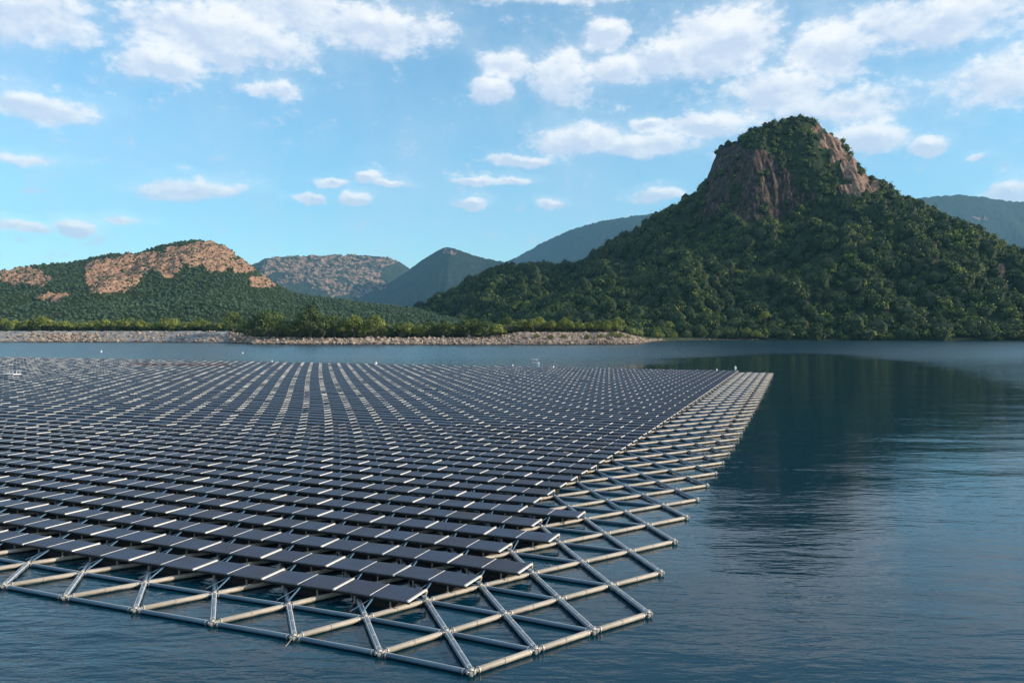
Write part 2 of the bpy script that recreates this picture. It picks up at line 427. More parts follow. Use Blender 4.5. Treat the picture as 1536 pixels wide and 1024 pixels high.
# ---------------------------------------------------------------- array layout (curved lattice of pipes)
KN = np.array([0.0, 5.0, 14.0, 40.0, 76.0])
SOL = np.array([[2.7472, 18.3103], [5.5167, 28.3291], [12.0352, 46.1743], [30.5485, 95.1105], [56.0101, 164.1928], [2.6612, -1.1003]])
CX = np.array([[0.0, 0.0], [-1.0, 0.0], [-2.0, 0.0], [-3.0, 0.0], [-4.0, 0.0], [-5.0, 0.0], [-6.0, 0.0], [0.0, 1.0], [0.0, 2.0], [0.0, 3.0], [-1.0, 1.0], [-1.0, 2.0], [-1.0, 3.0], [-1.0, 4.0], [-1.0, 5.0], [-2.0, 1.0], [-2.0, 2.0], [-2.0, 3.0], [-2.0, 4.0], [-2.0, 5.0], [-2.0, 6.0], [-2.0, 7.0], [-3.0, 7.0], [-3.0, 8.0], [-3.0, 9.0], [-10.0, 2.0], [-14.0, 2.0], [-10.0, 8.0], [-16.0, 8.0], [-8.0, 14.0], [-4.0, 13.0], [-6.0, 13.0], [-12.0, 14.0], [-6.0, 17.0], [-20.0, 16.0]])
CW = np.array([[0.1093, 0.4658], [0.5511, -0.0956], [-0.0831, -0.1465], [-0.0881, 0.0146], [0.2111, 0.0267], [0.1856, -0.2268], [-0.9711, 0.4179], [-0.0202, -0.4173], [-0.0816, -0.6741], [0.1859, -0.3741], [-0.1742, 0.3602], [-0.2235, -0.0887], [-0.1363, 0.1387], [-0.1014, 1.125], [0.3254, -0.5862], [0.0875, 0.0795], [0.1223, -0.3468], [-0.1126, 0.301], [-0.0826, 0.6359], [-0.0727, -0.2711], [-0.1961, -0.361], [0.3374, -0.531], [-0.1698, -0.3011], [-0.2726, 0.9077], [0.3076, 0.4789], [0.2317, -0.0854], [-0.032, 0.0117], [0.0142, -0.0079], [-0.008, 0.003], [0.0159, 0.0605], [-0.0715, -0.1298], [-0.0255, -0.2188], [-0.0028, -0.0038], [0.0235, 0.0731], [0.0003, -0.0001]])


def spl(j):                                    # natural cubic spline weights on the knots KN
    j = np.asarray(j, float); n = len(KN); h = np.diff(KN)
    A = np.zeros((n, n)); A[0, 0] = A[-1, -1] = 1; Bm = np.zeros((n, n))
    for i in range(1, n - 1):
        A[i, i - 1] = h[i - 1]; A[i, i] = 2 * (h[i - 1] + h[i]); A[i, i + 1] = h[i]
        Bm[i, i - 1] = 6 / h[i - 1]; Bm[i, i] = -6 / h[i - 1] - 6 / h[i]; Bm[i, i + 1] = 6 / h[i]
    Mm = np.linalg.solve(A, Bm)
    k = np.clip(np.searchsorted(KN, j, side='right') - 1, 0, n - 2); t = j - KN[k]; hh = h[k]; I = np.eye(n)
    a = (hh - t)[..., None]; b = t[..., None]; H_ = hh[..., None]
    return I[k] * a / H_ + I[k + 1] * b / H_ + Mm[k] * (a ** 3 / (6 * H_) - H_ * a / 6) + Mm[k + 1] * (b ** 3 / (6 * H_) - H_ * b / 6)


def G(ij):
    ij = np.atleast_2d(np.array(ij, float))
    B = np.concatenate([spl(ij[:, 1]), (ij[:, 0] - (3 - ij[:, 1]) / 2)[:, None]], 1) @ SOL
    d = ij[:, None] - CX[None]; xx = d[..., 0] + .5 * d[..., 1]; yy = .7 * d[..., 1]
    return B + np.exp(-(xx ** 2 + yy ** 2) / (2 * 2.2 ** 2)) @ CW


JMAX = 76


def imax(j):                                  # right-hand outer edge of the frame on row j (sawtooth)
    return (3 - j) // 2 if j % 2 else (4 - j) // 2 - 1 + 0


def margin(j):
    if j == 2: return 2.5
    if j <= 8: return 2.0 if j % 2 else 1.5
    return 2.5


def pend(j):                                  # right-hand end of the panels on row j, in half units
    e = (3 - j) / 2.0 - margin(j)
    return round(e * 2) / 2.0 if j > 8 else math.floor(e + 0.01)


def vis(P, z=0.3, mu=170, mv=60):
    u, v = proj(P[:, 0], P[:, 1], z)
    return (u > -mu) & (u < 1536 + mu) & (v < 1024 + mv) & (P[:, 1] > 4)


nodes = {}
for j in range(0, JMAX + 1):
    ii = np.arange(-150, (imax(j) if j > 3 else {0: 0, 1: 0, 2: 0, 3: 0}[j]) + 1)
    Pj = G(np.stack([ii, np.full_like(ii, j)], 1)); k = vis(Pj)
    for a, b, c in zip(ii, Pj, k):
        if c: nodes[(int(a), j)] = b
pipes = []
for (i, j), p in nodes.items():
    for di, dj, kind in ((1, 0, 'a'), (0, 1, 'b'), (-1, 1, 'c')):
        if (i + di, j + dj) in nodes:
            if kind == 'a' and j > 3 and i + 1 > imax(j) - (0 if j % 2 == 0 else 0) and j % 2: pass
            if kind == 'a' and j in (0,) and i + 1 > 0: continue
            pipes.append((i, j, kind, p, nodes[(i + di, j + dj)]))
# no straight outer pipes across the right-hand teeth
pipes = [q for q in pipes if not (q[2] == 'a' and q[1] >= 3 and q[1] % 2 == 1 and q[0] + 1 > (3 - q[1]) // 2 - 1 + 0)]
pipes = [q for q in pipes if not (q[2] == 'a' and q[1] in (1, 2) and q[0] + 1 > 0)]
print('nodes', len(nodes), 'pipes', len(pipes))

pipe_me = {}


def pipe_mesh(kind):
    b = MB()
    if kind == 'b':
        b.tube((-0.5, 0, 0.09), (0.5, 0, 0.09), 0.086, 0, 12, [(0, .45), (.02, .62), (.06, 1), (.5, 1.0), (.94, 1), (.98, .62), (1, .45)])
        for t_ in (-.44, .44, 0.0):
            b.tube((t_ - .006, 0, .09), (t_ + .006, 0, .09), .099, 1 if t_ else 0, 12)
        b.box((-0.485, 0, 0.09), (0.03, 0.07, 0.07), 1); b.box((0.485, 0, 0.09), (0.03, 0.07, 0.07), 1)
        return b.mesh('pipe', [M['beige'], M['joint']])
    if kind == 'a':
        b.tube((-0.5, 0, 0.07), (0.5, 0, 0.07), 0.068, 0, 12, [(0, .5), (.03, 1), (.97, 1), (1, .5)])
        for t_ in (-.46, .46): b.tube((t_ - .006, 0, .07), (t_ + .006, 0, .07), .08, 2, 12)
        b.tube((-0.47, 0.02, 0.132), (0.47, 0.02, 0.132), 0.010, 1, 6)
        return b.mesh('pipe', [M['blue_pipe'], M['light_rail'], M['joint']])
    b.tube((-0.5, 0, 0.10), (0.5, 0, 0.10), 0.082, 0, 12, [(0, .5), (.03, 1), (.5, 1.08), (.97, 1), (1, .5)])
    for t_ in (-.45, -.1, .25, .45): b.tube((t_ - .007, 0, .10), (t_ + .007, 0, .10), .094, 2, 12)
    b.tube((-0.5, -0.062, 0.155), (0.5, -0.062, 0.155), 0.016, 1, 6)
    b.tube((-0.5, 0.05, 0.165), (0.5, 0.05, 0.165), 0.011, 1, 6)
    return b.mesh('pipe', [M['grey_pipe'], M['light_rail'], M['joint']])


for k in 'abc': pipe_me[k] = pipe_mesh(k)
frame = empty('floating_frame', (float(nodes[(0, 0)][0]), float(nodes[(0, 0)][1]), 0))
tag(frame, 'triangular lattice of beige and blue grey pipes floating at the edge of the solar array', 'floating frame')
fl = np.array(frame.location)


def psize(q):                                  # how large a pipe shows, panels hiding those below them
    (i, j, kind, p, e) = q
    u0, v0 = proj(p[0], p[1], .1); u1, v1 = proj(e[0], e[1], .1)
    mid = (p + e) / 2
    hid = (j >= 2 and i + .5 < pend(j) + .01) or (j == 1 and kind != 'a' and i + .5 < pend(2))
    inn = -5 < (u0 + u1) / 2 < 1541 and (v0 + v1) / 2 < 1030
    return (math.hypot(u1 - u0, v1 - v0) * 9 / mid[1]) * (0.0 if hid or not inn else 1)


pipes.sort(key=lambda q: -psize(q))


def pipe_xf(q):
    p, e = q[3], q[4]; d = e - p; L = math.hypot(*d)
    return (p + e) / 2, math.atan2(d[1], d[0]), L - 0.24


for q in pipes[:100]:
    c, rz, L = pipe_xf(q)
    o = link('pipe', pipe_me[q[2]], frame)
    o.location = (c[0] - fl[0], c[1] - fl[1], 0); o.rotation_euler = (0, 0, rz); o.scale = (L, 1, 1)
# the rest of the pipes as one part
V = []; Fc = []; Fm = []; n = 0
ang = np.linspace(0, 2 * np.pi, 7)[:-1] + .3
for q in pipes[100:]:
    c, rz, L = pipe_xf(q); d = np.array((math.cos(rz), math.sin(rz))); s_ = np.array((-d[1], d[0]))
    r = {'a': .068, 'b': .092, 'c': .085}[q[2]]; z0 = {'a': .07, 'b': .09, 'c': .11}[q[2]]
    ring = np.concatenate([np.outer(np.cos(ang) * r, s_), (z0 + np.sin(ang) * r)[:, None]], 1)
    for sg in (-1, 1):
        V.append(ring + np.array([*(c + d * sg * L / 2), 0]))
    for k in range(6):
        k2 = (k + 1) % 6
        Fc.append((n + k, n + k2, n + 6 + k2, n + 6 + k)); Fm.append({'a': 1, 'b': 0, 'c': 2}[q[2]])
    Fc.append((n, n + 2, n + 4, n + 5)); Fm.append(0)
    n += 12
me = mesh_np('pipe', np.concatenate(V), np.array(Fc), None, True, mats=[M['beige'], M['blue_pipe'], M['grey_pipe']], fmat=Fm)
o = link('pipe_field', me, frame); o.location = -fl; o['kind'] = 'stuff'


# joints
def joint_mesh():
    b = MB()
    b.tube((0, 0, -0.05), (0, 0, 0.19), 0.062, 0, 10, [(0, 1), (.8, 1), (.8, 1.25), (.92, 1.25), (.92, .6), (1, .5)])
    for a in range(6):
        t = a * math.pi / 3 + math.radians(-21); d = (math.cos(t), math.sin(t))
        b.tube((d[0] * .06, d[1] * .06, .10), (d[0] * .14, d[1] * .14, .10), 0.035, 0, 8)
        b.tube((d[0] * .105, d[1] * .105, .10), (d[0] * .125, d[1] * .125, .10), 0.055, 0, 8)
    b.box((0.04, 0.02, .20), (.08, .03, .025), 0)
    return b.mesh('coupling', [M['joint']])


jm = joint_mesh()
nl = sorted([(k, p) for k, p in nodes.items()], key=lambda kp: kp[1][1] + (1000 if (kp[0][1] >= 2 and kp[0][0] <= pend(kp[0][1]) - 1) or not (-5 < proj(kp[1][0], kp[1][1], .1)[0] < 1541) else 0))
for (k, p) in nl[:90]:
    o = link('coupling', jm, frame); o.location = (p[0] - fl[0], p[1] - fl[1], 0); o.rotation_euler = (0, 0, RS.uniform(-.1, .1))
    if k[0] == imax(k[1]) or k == (0, 3): o.scale = (1.15, 1.15, 1.05)
b = MB()
for (k, p) in nl[90:]:
    if k[0] > pend(k[1]) - 1: b.box((p[0] - fl[0], p[1] - fl[1], .11), (.15, .15, .16), 0)
o = b.build('coupling_field', [M['joint']], frame); o['kind'] = 'stuff'

# ---------------------------------------------------------------- solar panels
DEP = 1.12; ZF, ZB = 0.44, 0.445
tl = math.atan2(ZB - ZF, DEP)


def plane_pt(x, y, z=0.0):                      # y from -DEP (front) to 0 (back)
    t = (y + DEP) / DEP
    return (x, y, ZF + (ZB - ZF) * t + z)


RX = [[1, 0, 0], [0, math.cos(tl), -math.sin(tl)], [0, math.sin(tl), math.cos(tl)]]


def module_mesh(wd):
    b = MB()
    c = plane_pt(0, -DEP / 2)
    b.box((0, 0, 0), (wd, DEP, 0.035), 1)
    b.box((0, 0, 0.0195), (wd - 0.03, DEP - 0.03, 0.004), 0)
    b.box((0, 0, -0.021), (wd - 0.04, DEP - 0.04, 0.004), 2)
    return b.mesh('module', [M['glass'], M['edge'], M['under']])


UW = 2.9


def make_panel(name, double=True):
    wd = (UW - 0.20) / 2 if double else UW / 2 - 0.12
    root = empty(name, (0, 0, 0))
    me = module_mesh(wd)
    xsn = (-wd / 2 - 0.015, wd / 2 + 0.015) if double else (0.0,)
    for x in xsn:
        o = link('module', me, root); o.location = plane_pt(x, -DEP / 2); o.rotation_euler = (tl, 0, 0)
    half = (wd + 0.04) if double else wd / 2
    b = MB()
    b.box(plane_pt(half + 0.055, -DEP / 2, 0.012), (0.07, DEP + 0.05, 0.05), 0, RX)
    if not double: b.box(plane_pt(-half - 0.03, -DEP / 2, 0.012), (0.05, DEP + 0.03, 0.045), 0, RX)
    b.build('rail', [M['light_rail']], root)
    if double:
        b = MB(); b.box(plane_pt(0, -DEP / 2, 0.008), (0.020, DEP, 0.042), 0, RX); b.build('seam_rail', [M['light_rail']], root)
    b = MB()                                    # dark beams under both edges, kept black to paint the shade beneath
    b.box((0, -DEP + 0.10, ZF - 0.07), (half * 2 + 0.1, 0.05, 0.09), 0)
    b.box((0, -0.10, ZB - 0.07), (half * 2 + 0.1, 0.05, 0.09), 0)
    b.build('beam', [M['black']], root)
    for x in ((-half * .5, half * .5) if double else (0.0,)):
        b = MB(); b.box((x, -DEP + 0.13, 0.23), (0.04, 0.04, 0.34), 0); b.box((x, -DEP + 0.13, 0.07), (0.12, 0.12, 0.03), 0)
        b.build('post', [M['knob']], root)
    b = MB()                                    # A-shaped brace from the joint in front up to the front corner
    b.tube((0.10, -DEP + 0.06, ZF - 0.06), (0.16, -DEP - 0.70, 0.13), 0.032, 0, 6)
    b.tube((0.08, -DEP + 0.06, ZF - 0.07), (-0.32, -DEP - 0.66, 0.11), 0.014, 0, 6)
    b.build('brace', [M['blue_pipe']], root)
    b = MB()                                    # dusty clamp on the back corner
    b.tube((half + .05, 0.0, ZB - 0.16), (half + .05, 0.02, ZB + 0.05), 0.05, 0, 7, [(0, .7), (.3, 1.1), (.6, .7), (.85, 1.0), (1, .5)])
    b.box((half + .02, 0.05, ZB - 0.06), (0.12, 0.06, 0.07), 0, RX)
    b.build('clamp', [M['knob']], root)
    b = MB()                                    # black blocks added to paint shade into the gaps below the modules
    b.box((0, -DEP * .5, 0.05), (half * 1.2, DEP * .55, 0.24), 0)
    b.box((0, -DEP * .5, 0.185), (half * 1.1, DEP * .45, 0.03), 0)
    b.build('float', [M['black']], root)
    return root


units = []                                      # (x0 index, x1 index, j)
for j in range(2, JMAX + 1):
    e = pend(j)
    x1 = e
    if abs(e - math.floor(e)) > .25:
        units.append((e - .5, e, j)); x1 = e - .5
    while x1 > -150:
        units.append((x1 - 1, x1, j)); x1 -= 1
U = np.array(units, float)
PA = G(np.stack([U[:, 0], U[:, 2]], 1)); PB = G(np.stack([U[:, 1], U[:, 2]], 1)); PN = G(np.stack([U[:, 1] - .5, U[:, 2] + 1], 1))
mid = (PA + PB) / 2
ok = vis(mid)
U, PA, PB, mid, PN = U[ok], PA[ok], PB[ok], mid[ok], PN[ok]
dvec = PB - PA; Ls = np.hypot(dvec[:, 0], dvec[:, 1]); ang_ = np.arctan2(dvec[:, 1], dvec[:, 0])
nrm = np.stack([-np.sin(ang_), np.cos(ang_)], 1)
pitch = np.abs(((PN - mid) * nrm).sum(1))
u, v = proj(mid[:, 0], mid[:, 1], .45)
infr = (u > -30) & (u < 1560) & (v < 1030)
score = np.where(infr, 1.0 / mid[:, 1] ** 2, 0)
order = np.argsort(-score, kind='stable')
near = order[:300]; far = order[300:]

NUM = ['first', 'second', 'third', 'fourth', 'fifth', 'sixth', 'seventh', 'eighth', 'ninth', 'tenth', 'eleventh', 'twelfth', 'thirteenth', 'fourteenth',
       'fifteenth', 'sixteenth', 'seventeenth', 'eighteenth', 'nineteenth']
TENS = ['', '', 'twent', 'thirt', 'fort']


def ordn(n):
    if n < 20: return NUM[n - 1]
    t, o_ = divmod(n, 10)
    return TENS[t] + 'ieth' if o_ == 0 else TENS[t] + 'y-' + NUM[o_ - 1]


dbl = make_panel('solar_panel', True); sgl = make_panel('solar_panel', False)
used = {'d': False, 's': False}
rank = {}
for k in near:
    x0, x1, j = U[k]; single = (x1 - x0) < .75
    src = sgl if single else dbl; key = 's' if single else 'd'
    o = src if not used[key] else copy_tree(src); used[key] = True
    c = mid[k]
    o.location = (c[0], c[1], RS.normal(0, .006)); o.rotation_euler = (RS.normal(0, .006), RS.normal(0, .005), ang_[k])
    o.scale = (Ls[k] / (UW if not single else UW / 2), min(1.05, pitch[k] / 2.0), 1)
    pos = int(round((pend(int(j)) - x1) + (0 if single else (0.5 if abs(pend(int(j)) % 1) > .25 else 0)))) + 1
    rw = int(j) - 1
    rowtxt = 'front row' if rw == 1 else ordn(rw) + ' row back'
    if single: lab = 'half width navy solar panel closing the right end of the ' + rowtxt
    elif pos == 1: lab = 'navy solar panel with two modules at the right end of the ' + rowtxt
    else: lab = 'navy solar panel, ' + ordn(pos) + ' from the right end of the ' + rowtxt
    tag(o, lab, 'solar panel', 'solar panels in rows on the floating array')
print('panels', len(U), 'near', len(near), 'max row', U[near][:, 2].max())

# all the panels farther off, as one object
V = []; Fc = []; Fm = []; n = 0
BOX = np.array([(0, 2, 6, 4), (1, 5, 7, 3), (0, 4, 5, 1), (2, 3, 7, 6), (0, 1, 3, 2), (4, 6, 7, 5)])


def fbox(c, ax, ay, x0, x1, y0, y1, z0a, z1a, z0b, z1b, mt):
    """box spanning x0..x1 along ax and y0..y1 along ay; heights at y0 (a) and y1 (b)"""
    global n
    for x in (x0, x1):
        for (y, lo, hi) in ((y0, z0a, z1a), (y1, z0b, z1b)):
            for z in (lo, hi):
                V.append((c[0] + ax[0] * x + ay[0] * y, c[1] + ax[1] * x + ay[1] * y, z))
    Fc.extend((BOX + n).tolist()); Fm.extend(mt if isinstance(mt, list) else [mt] * 6); n += 8


jit = RS.normal(0, .012, (len(U), 2))
for k in far:
    c = mid[k]; ax = dvec[k] / Ls[k]; ay = nrm[k]; L = Ls[k]; dp = DEP * min(1.05, pitch[k] / 2.0)
    single = U[k, 1] - U[k, 0] < .75
    hf = L / 2; dz = jit[k, 0]
    a0, a1, b0, b1 = ZF - .018 + dz, ZF + .022 + dz, ZB - .018 + dz, ZB + .022 + dz
    gm_ = [2, 0, 1, 1, 1, 1]
    if single:
        fbox(c, ax, ay, -hf + .06, hf - .06, -dp, 0, a0, a1, b0, b1, gm_)
    else:
        fbox(c, ax, ay, -hf + .05, -.016, -dp, 0, a0, a1, b0, b1, gm_)
        fbox(c, ax, ay, .016, hf - .09, -dp, 0, a0, a1, b0, b1, gm_)
    wr = .048
    fbox(c, ax, ay, hf - .08, hf - .08 + wr, -dp, .03, a0, a1 + .015, b0, b1 + .015, 3)
    fbox(c, ax, ay, hf - .10, hf - .02, .0, .07, ZB - .17, ZB + .03, ZB - .17, ZB + .05, 4)
    if True:
        fbox(c, ax, ay, -hf, hf, -dp + .08, -dp + .13, ZF - .22, ZF - .03, ZF - .22, ZF - .03, 5)  # full-width black strip painting the shade under the front edge
    fbox(c, ax, ay, -hf * .6, hf * .6, -dp * .8, -dp * .2, -.05, .2, -.05, .2, 5)  # black block added to paint the shade between rows
me = mesh_np('solar_panels', np.array(V), np.array(Fc), None, False, mats=[M['glass'], M['edge'], M['under'], M['light_rail'], M['knob'], M['black']], fmat=Fm)
tag(link('solar_panel_field', me), 'dense field of dark solar panel rows filling the distance of the floating array', 'solar panels', kind='stuff')

# ---------------------------------------------------------------- crowns of leaves
def leaf_cards(cen, rad, per, size, seed, squash=0.0, lump=0.35, tintbase=None, tvar=0.12, lower=-0.25):
    """cen (N,3), rad (N,3); returns verts, faces, tint. Leaves spread through the outer half of each crown."""
    r = np.random.RandomState(seed); Nc = len(cen); T = Nc * per
    d = r.normal(0, 1, (T, 3)); d /= np.linalg.norm(d, axis=1)[:, None]
    lowm = d[:, 2] < lower; d[lowm, 2] = -d[lowm, 2] * .6
    d /= np.linalg.norm(d, axis=1)[:, None]
    ci = np.repeat(np.arange(Nc), per)
    ph = ci * 7.13
    lf = np.sin(d[:, 0] * 5.1 + ph) * np.sin(d[:, 1] * 4.7 + ph * 1.7) * np.sin(d[:, 2] * 5.6 + ph * .6 + .8)
    rr = (1 - lump * .5) + lump * lf
    rr *= 1 - .28 * r.rand(T) ** 2
    p = cen[ci] + d * rad[ci] * rr[:, None]
    nn = d + r.normal(0, .42, (T, 3)); nn[:, 2] += .15; nn /= np.linalg.norm(nn, axis=1)[:, None]
    t1 = np.cross(nn, r.normal(0, 1, (T, 3))); t1 /= np.linalg.norm(t1, axis=1)[:, None]
    t2 = np.cross(nn, t1)
    sz = (np.asarray(size)[ci] if np.ndim(size) else size) * r.uniform(.6, 1.3, T)
    t1 = t1 * sz[:, None]; t2 = t2 * sz[:, None] * .75
    V = np.stack([p - t1 * .5 - t2 * .35, p + t1 * .15 - t2 * .6, p + t1 * .6 + t2 * .2, p - t1 * .1 + t2 * .6], 1).reshape(-1, 3)
    Fq = np.arange(T * 4).reshape(T, 4)
    tb = (r.rand(Nc) if tintbase is None else tintbase)
    tint = np.clip(tb[ci] + r.normal(0, tvar, T) + .10 * lf, 0, 1)
    return V, Fq, np.repeat(tint, 4)


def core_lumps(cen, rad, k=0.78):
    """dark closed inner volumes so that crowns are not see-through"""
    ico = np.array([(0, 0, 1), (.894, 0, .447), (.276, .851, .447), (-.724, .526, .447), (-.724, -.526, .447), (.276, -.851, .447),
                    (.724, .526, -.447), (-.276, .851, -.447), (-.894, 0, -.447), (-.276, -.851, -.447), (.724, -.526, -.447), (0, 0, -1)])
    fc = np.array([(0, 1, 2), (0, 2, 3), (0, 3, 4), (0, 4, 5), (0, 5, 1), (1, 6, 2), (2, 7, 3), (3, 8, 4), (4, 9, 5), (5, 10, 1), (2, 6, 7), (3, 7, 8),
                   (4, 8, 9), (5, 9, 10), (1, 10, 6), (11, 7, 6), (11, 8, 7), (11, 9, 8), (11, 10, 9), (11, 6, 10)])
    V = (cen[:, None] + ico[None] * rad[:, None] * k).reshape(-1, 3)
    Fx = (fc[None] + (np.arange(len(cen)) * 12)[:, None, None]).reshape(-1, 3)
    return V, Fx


def canopy(name, cen, rad, per, size, mat, seed, label, cat, tintbase=None, cores=True, **kw):
    V, Fq, ti = leaf_cards(cen, rad, per, size, seed, tintbase=tintbase, **kw)
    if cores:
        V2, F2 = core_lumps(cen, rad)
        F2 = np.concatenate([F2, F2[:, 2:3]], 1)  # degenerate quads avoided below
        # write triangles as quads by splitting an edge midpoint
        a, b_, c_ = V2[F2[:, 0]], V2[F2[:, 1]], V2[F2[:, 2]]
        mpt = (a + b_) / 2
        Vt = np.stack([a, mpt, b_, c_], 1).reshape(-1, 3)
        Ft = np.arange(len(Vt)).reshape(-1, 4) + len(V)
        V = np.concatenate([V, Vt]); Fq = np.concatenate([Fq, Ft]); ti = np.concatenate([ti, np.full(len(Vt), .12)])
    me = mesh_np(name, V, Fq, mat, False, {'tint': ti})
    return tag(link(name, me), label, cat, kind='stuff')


G_DARK = [(0.0, (0.006, 0.013, 0.005)), (0.42, (0.040, 0.074, 0.008)), (0.72, (0.125, 0.175, 0.016)), (1.0, (0.25, 0.28, 0.030))]
G_MID = [(0.0, (0.020, 0.038, 0.014)), (0.5, (0.080, 0.120, 0.028)), (1.0, (0.18, 0.20, 0.050))]
G_OLIVE = [(0.0, (0.03, 0.045, 0.014)), (0.5, (0.16, 0.195, 0.036)), (1.0, (0.33, 0.33, 0.07))]
M['leaf_dark'] = foliage_mat('leaf_dark', G_DARK)
M['leaf_mid'] = foliage_mat('leaf_mid', G_MID)
M['leaf_hazy'] = foliage_mat('leaf_hazy', [(0.0, (0.022, 0.044, 0.026)), (0.5, (0.085, 0.14, 0.075)), (1.0, (0.16, 0.23, 0.10))])  # bluish leaf colours paint distance haze into the forest
M['leaf_olive'] = foliage_mat('leaf_olive', G_OLIVE)


def land_mat(name, green0, green1, rock0, rock1, rockdark, nscale, bump_d, off=2.10):
    """vegetated slope with rock where the 'rock' attribute says so"""
    m, nt, bs, out = new_mat(name)
    geo = N(nt, 'ShaderNodeNewGeometry')
    at = N(nt, 'ShaderNodeAttribute', attribute_name='rock')
    n1 = N(nt, 'ShaderNodeTexNoise', i_Scale=nscale, i_Detail=8.0, i_Roughness=0.68); nt.links.new(geo.outputs['Position'], n1.inputs['Vector'])
    mp = N(nt, 'ShaderNodeMapping'); mp.inputs['Scale'].default_value = (1.0, 1.0, 0.35); nt.links.new(geo.outputs['Position'], mp.inputs[0])
    n2 = N(nt, 'ShaderNodeTexNoise', i_Scale=nscale * 2.2, i_Detail=8.0, i_Roughness=0.72, i_Distortion=0.6); nt.links.new(mp.outputs[0], n2.inputs['Vector'])
    rg = ramp(nt, [(0.32, green0), (0.66, green1)]); nt.links.new(n1.outputs[0], rg.inputs[0])
    rr = ramp(nt, [(0.40, rockdark), (0.50, rock0), (0.70, rock1)]); nt.links.new(n2.outputs[0], rr.inputs[0])
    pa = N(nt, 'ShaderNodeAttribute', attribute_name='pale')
    rp = ramp(nt, [(0.38, (0.07, 0.048, 0.038)), (0.50, (0.26, 0.165, 0.115)), (0.68, (0.46, 0.31, 0.225))]); nt.links.new(n2.outputs[0], rp.inputs[0])  # lighter, warmer ramp where sunlight is painted into the rock
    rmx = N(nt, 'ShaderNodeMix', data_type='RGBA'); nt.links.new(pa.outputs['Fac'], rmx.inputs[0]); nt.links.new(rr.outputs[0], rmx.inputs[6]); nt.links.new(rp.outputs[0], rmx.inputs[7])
    ad = N(nt, 'ShaderNodeMath', operation='MULTIPLY_ADD'); nt.links.new(n1.outputs[0], ad.inputs[0]); ad.inputs[1].default_value = 3.2
    sb = N(nt, 'ShaderNodeMath', operation='SUBTRACT'); nt.links.new(at.outputs['Fac'], sb.inputs[0]); sb.inputs[1].default_value = off
    nt.links.new(sb.outputs[0], ad.inputs[2])
    st = N(nt, 'ShaderNodeMapRange', interpolation_type='SMOOTHSTEP'); nt.links.new(ad.outputs[0], st.inputs[0]); st.inputs[1].default_value = -0.08; st.inputs[2].default_value = 0.10
    mx = N(nt, 'ShaderNodeMix', data_type='RGBA'); nt.links.new(st.outputs[0], mx.inputs[0]); nt.links.new(rg.outputs[0], mx.inputs[6]); nt.links.new(rmx.outputs[2], mx.inputs[7])
    nt.links.new(mx.outputs[2], bs.inputs['Base Color']); bs.inputs['Roughness'].default_value = 0.9; bs.inputs['Specular IOR Level'].default_value = 0.15
    bp = N(nt, 'ShaderNodeBump', i_Strength=0.9, i_Distance=bump_d); nt.links.new(n2.outputs[0], bp.inputs['Height']); nt.links.new(bp.outputs[0], bs.inputs['Normal'])
    return m


M['hill_near'] = land_mat('hill_slope', (0.016, 0.030, 0.012), (0.04, 0.06, 0.02), (0.46, 0.27, 0.17), (0.68, 0.43, 0.29), (0.10, 0.065, 0.05), 0.13, 6.0, 2.30)
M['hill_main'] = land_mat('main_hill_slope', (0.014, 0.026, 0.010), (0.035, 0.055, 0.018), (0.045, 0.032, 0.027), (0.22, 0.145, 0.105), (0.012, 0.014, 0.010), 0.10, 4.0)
M['hill_far'] = land_mat('far_hill_slope', (0.016, 0.028, 0.020), (0.042, 0.060, 0.036), (0.30, 0.19, 0.13), (0.44, 0.30, 0.21), (0.10, 0.08, 0.06), 0.019, 26.0, 2.60)


def blobmask(U_, V_, blobs):
    m_ = np.full(U_.shape, -1.0)
    for (a, b_, ra, rb) in blobs:
        m_ = np.maximum(m_, 1 - np.hypot((U_ - a) / ra, (V_ - b_) / rb))
    return m_


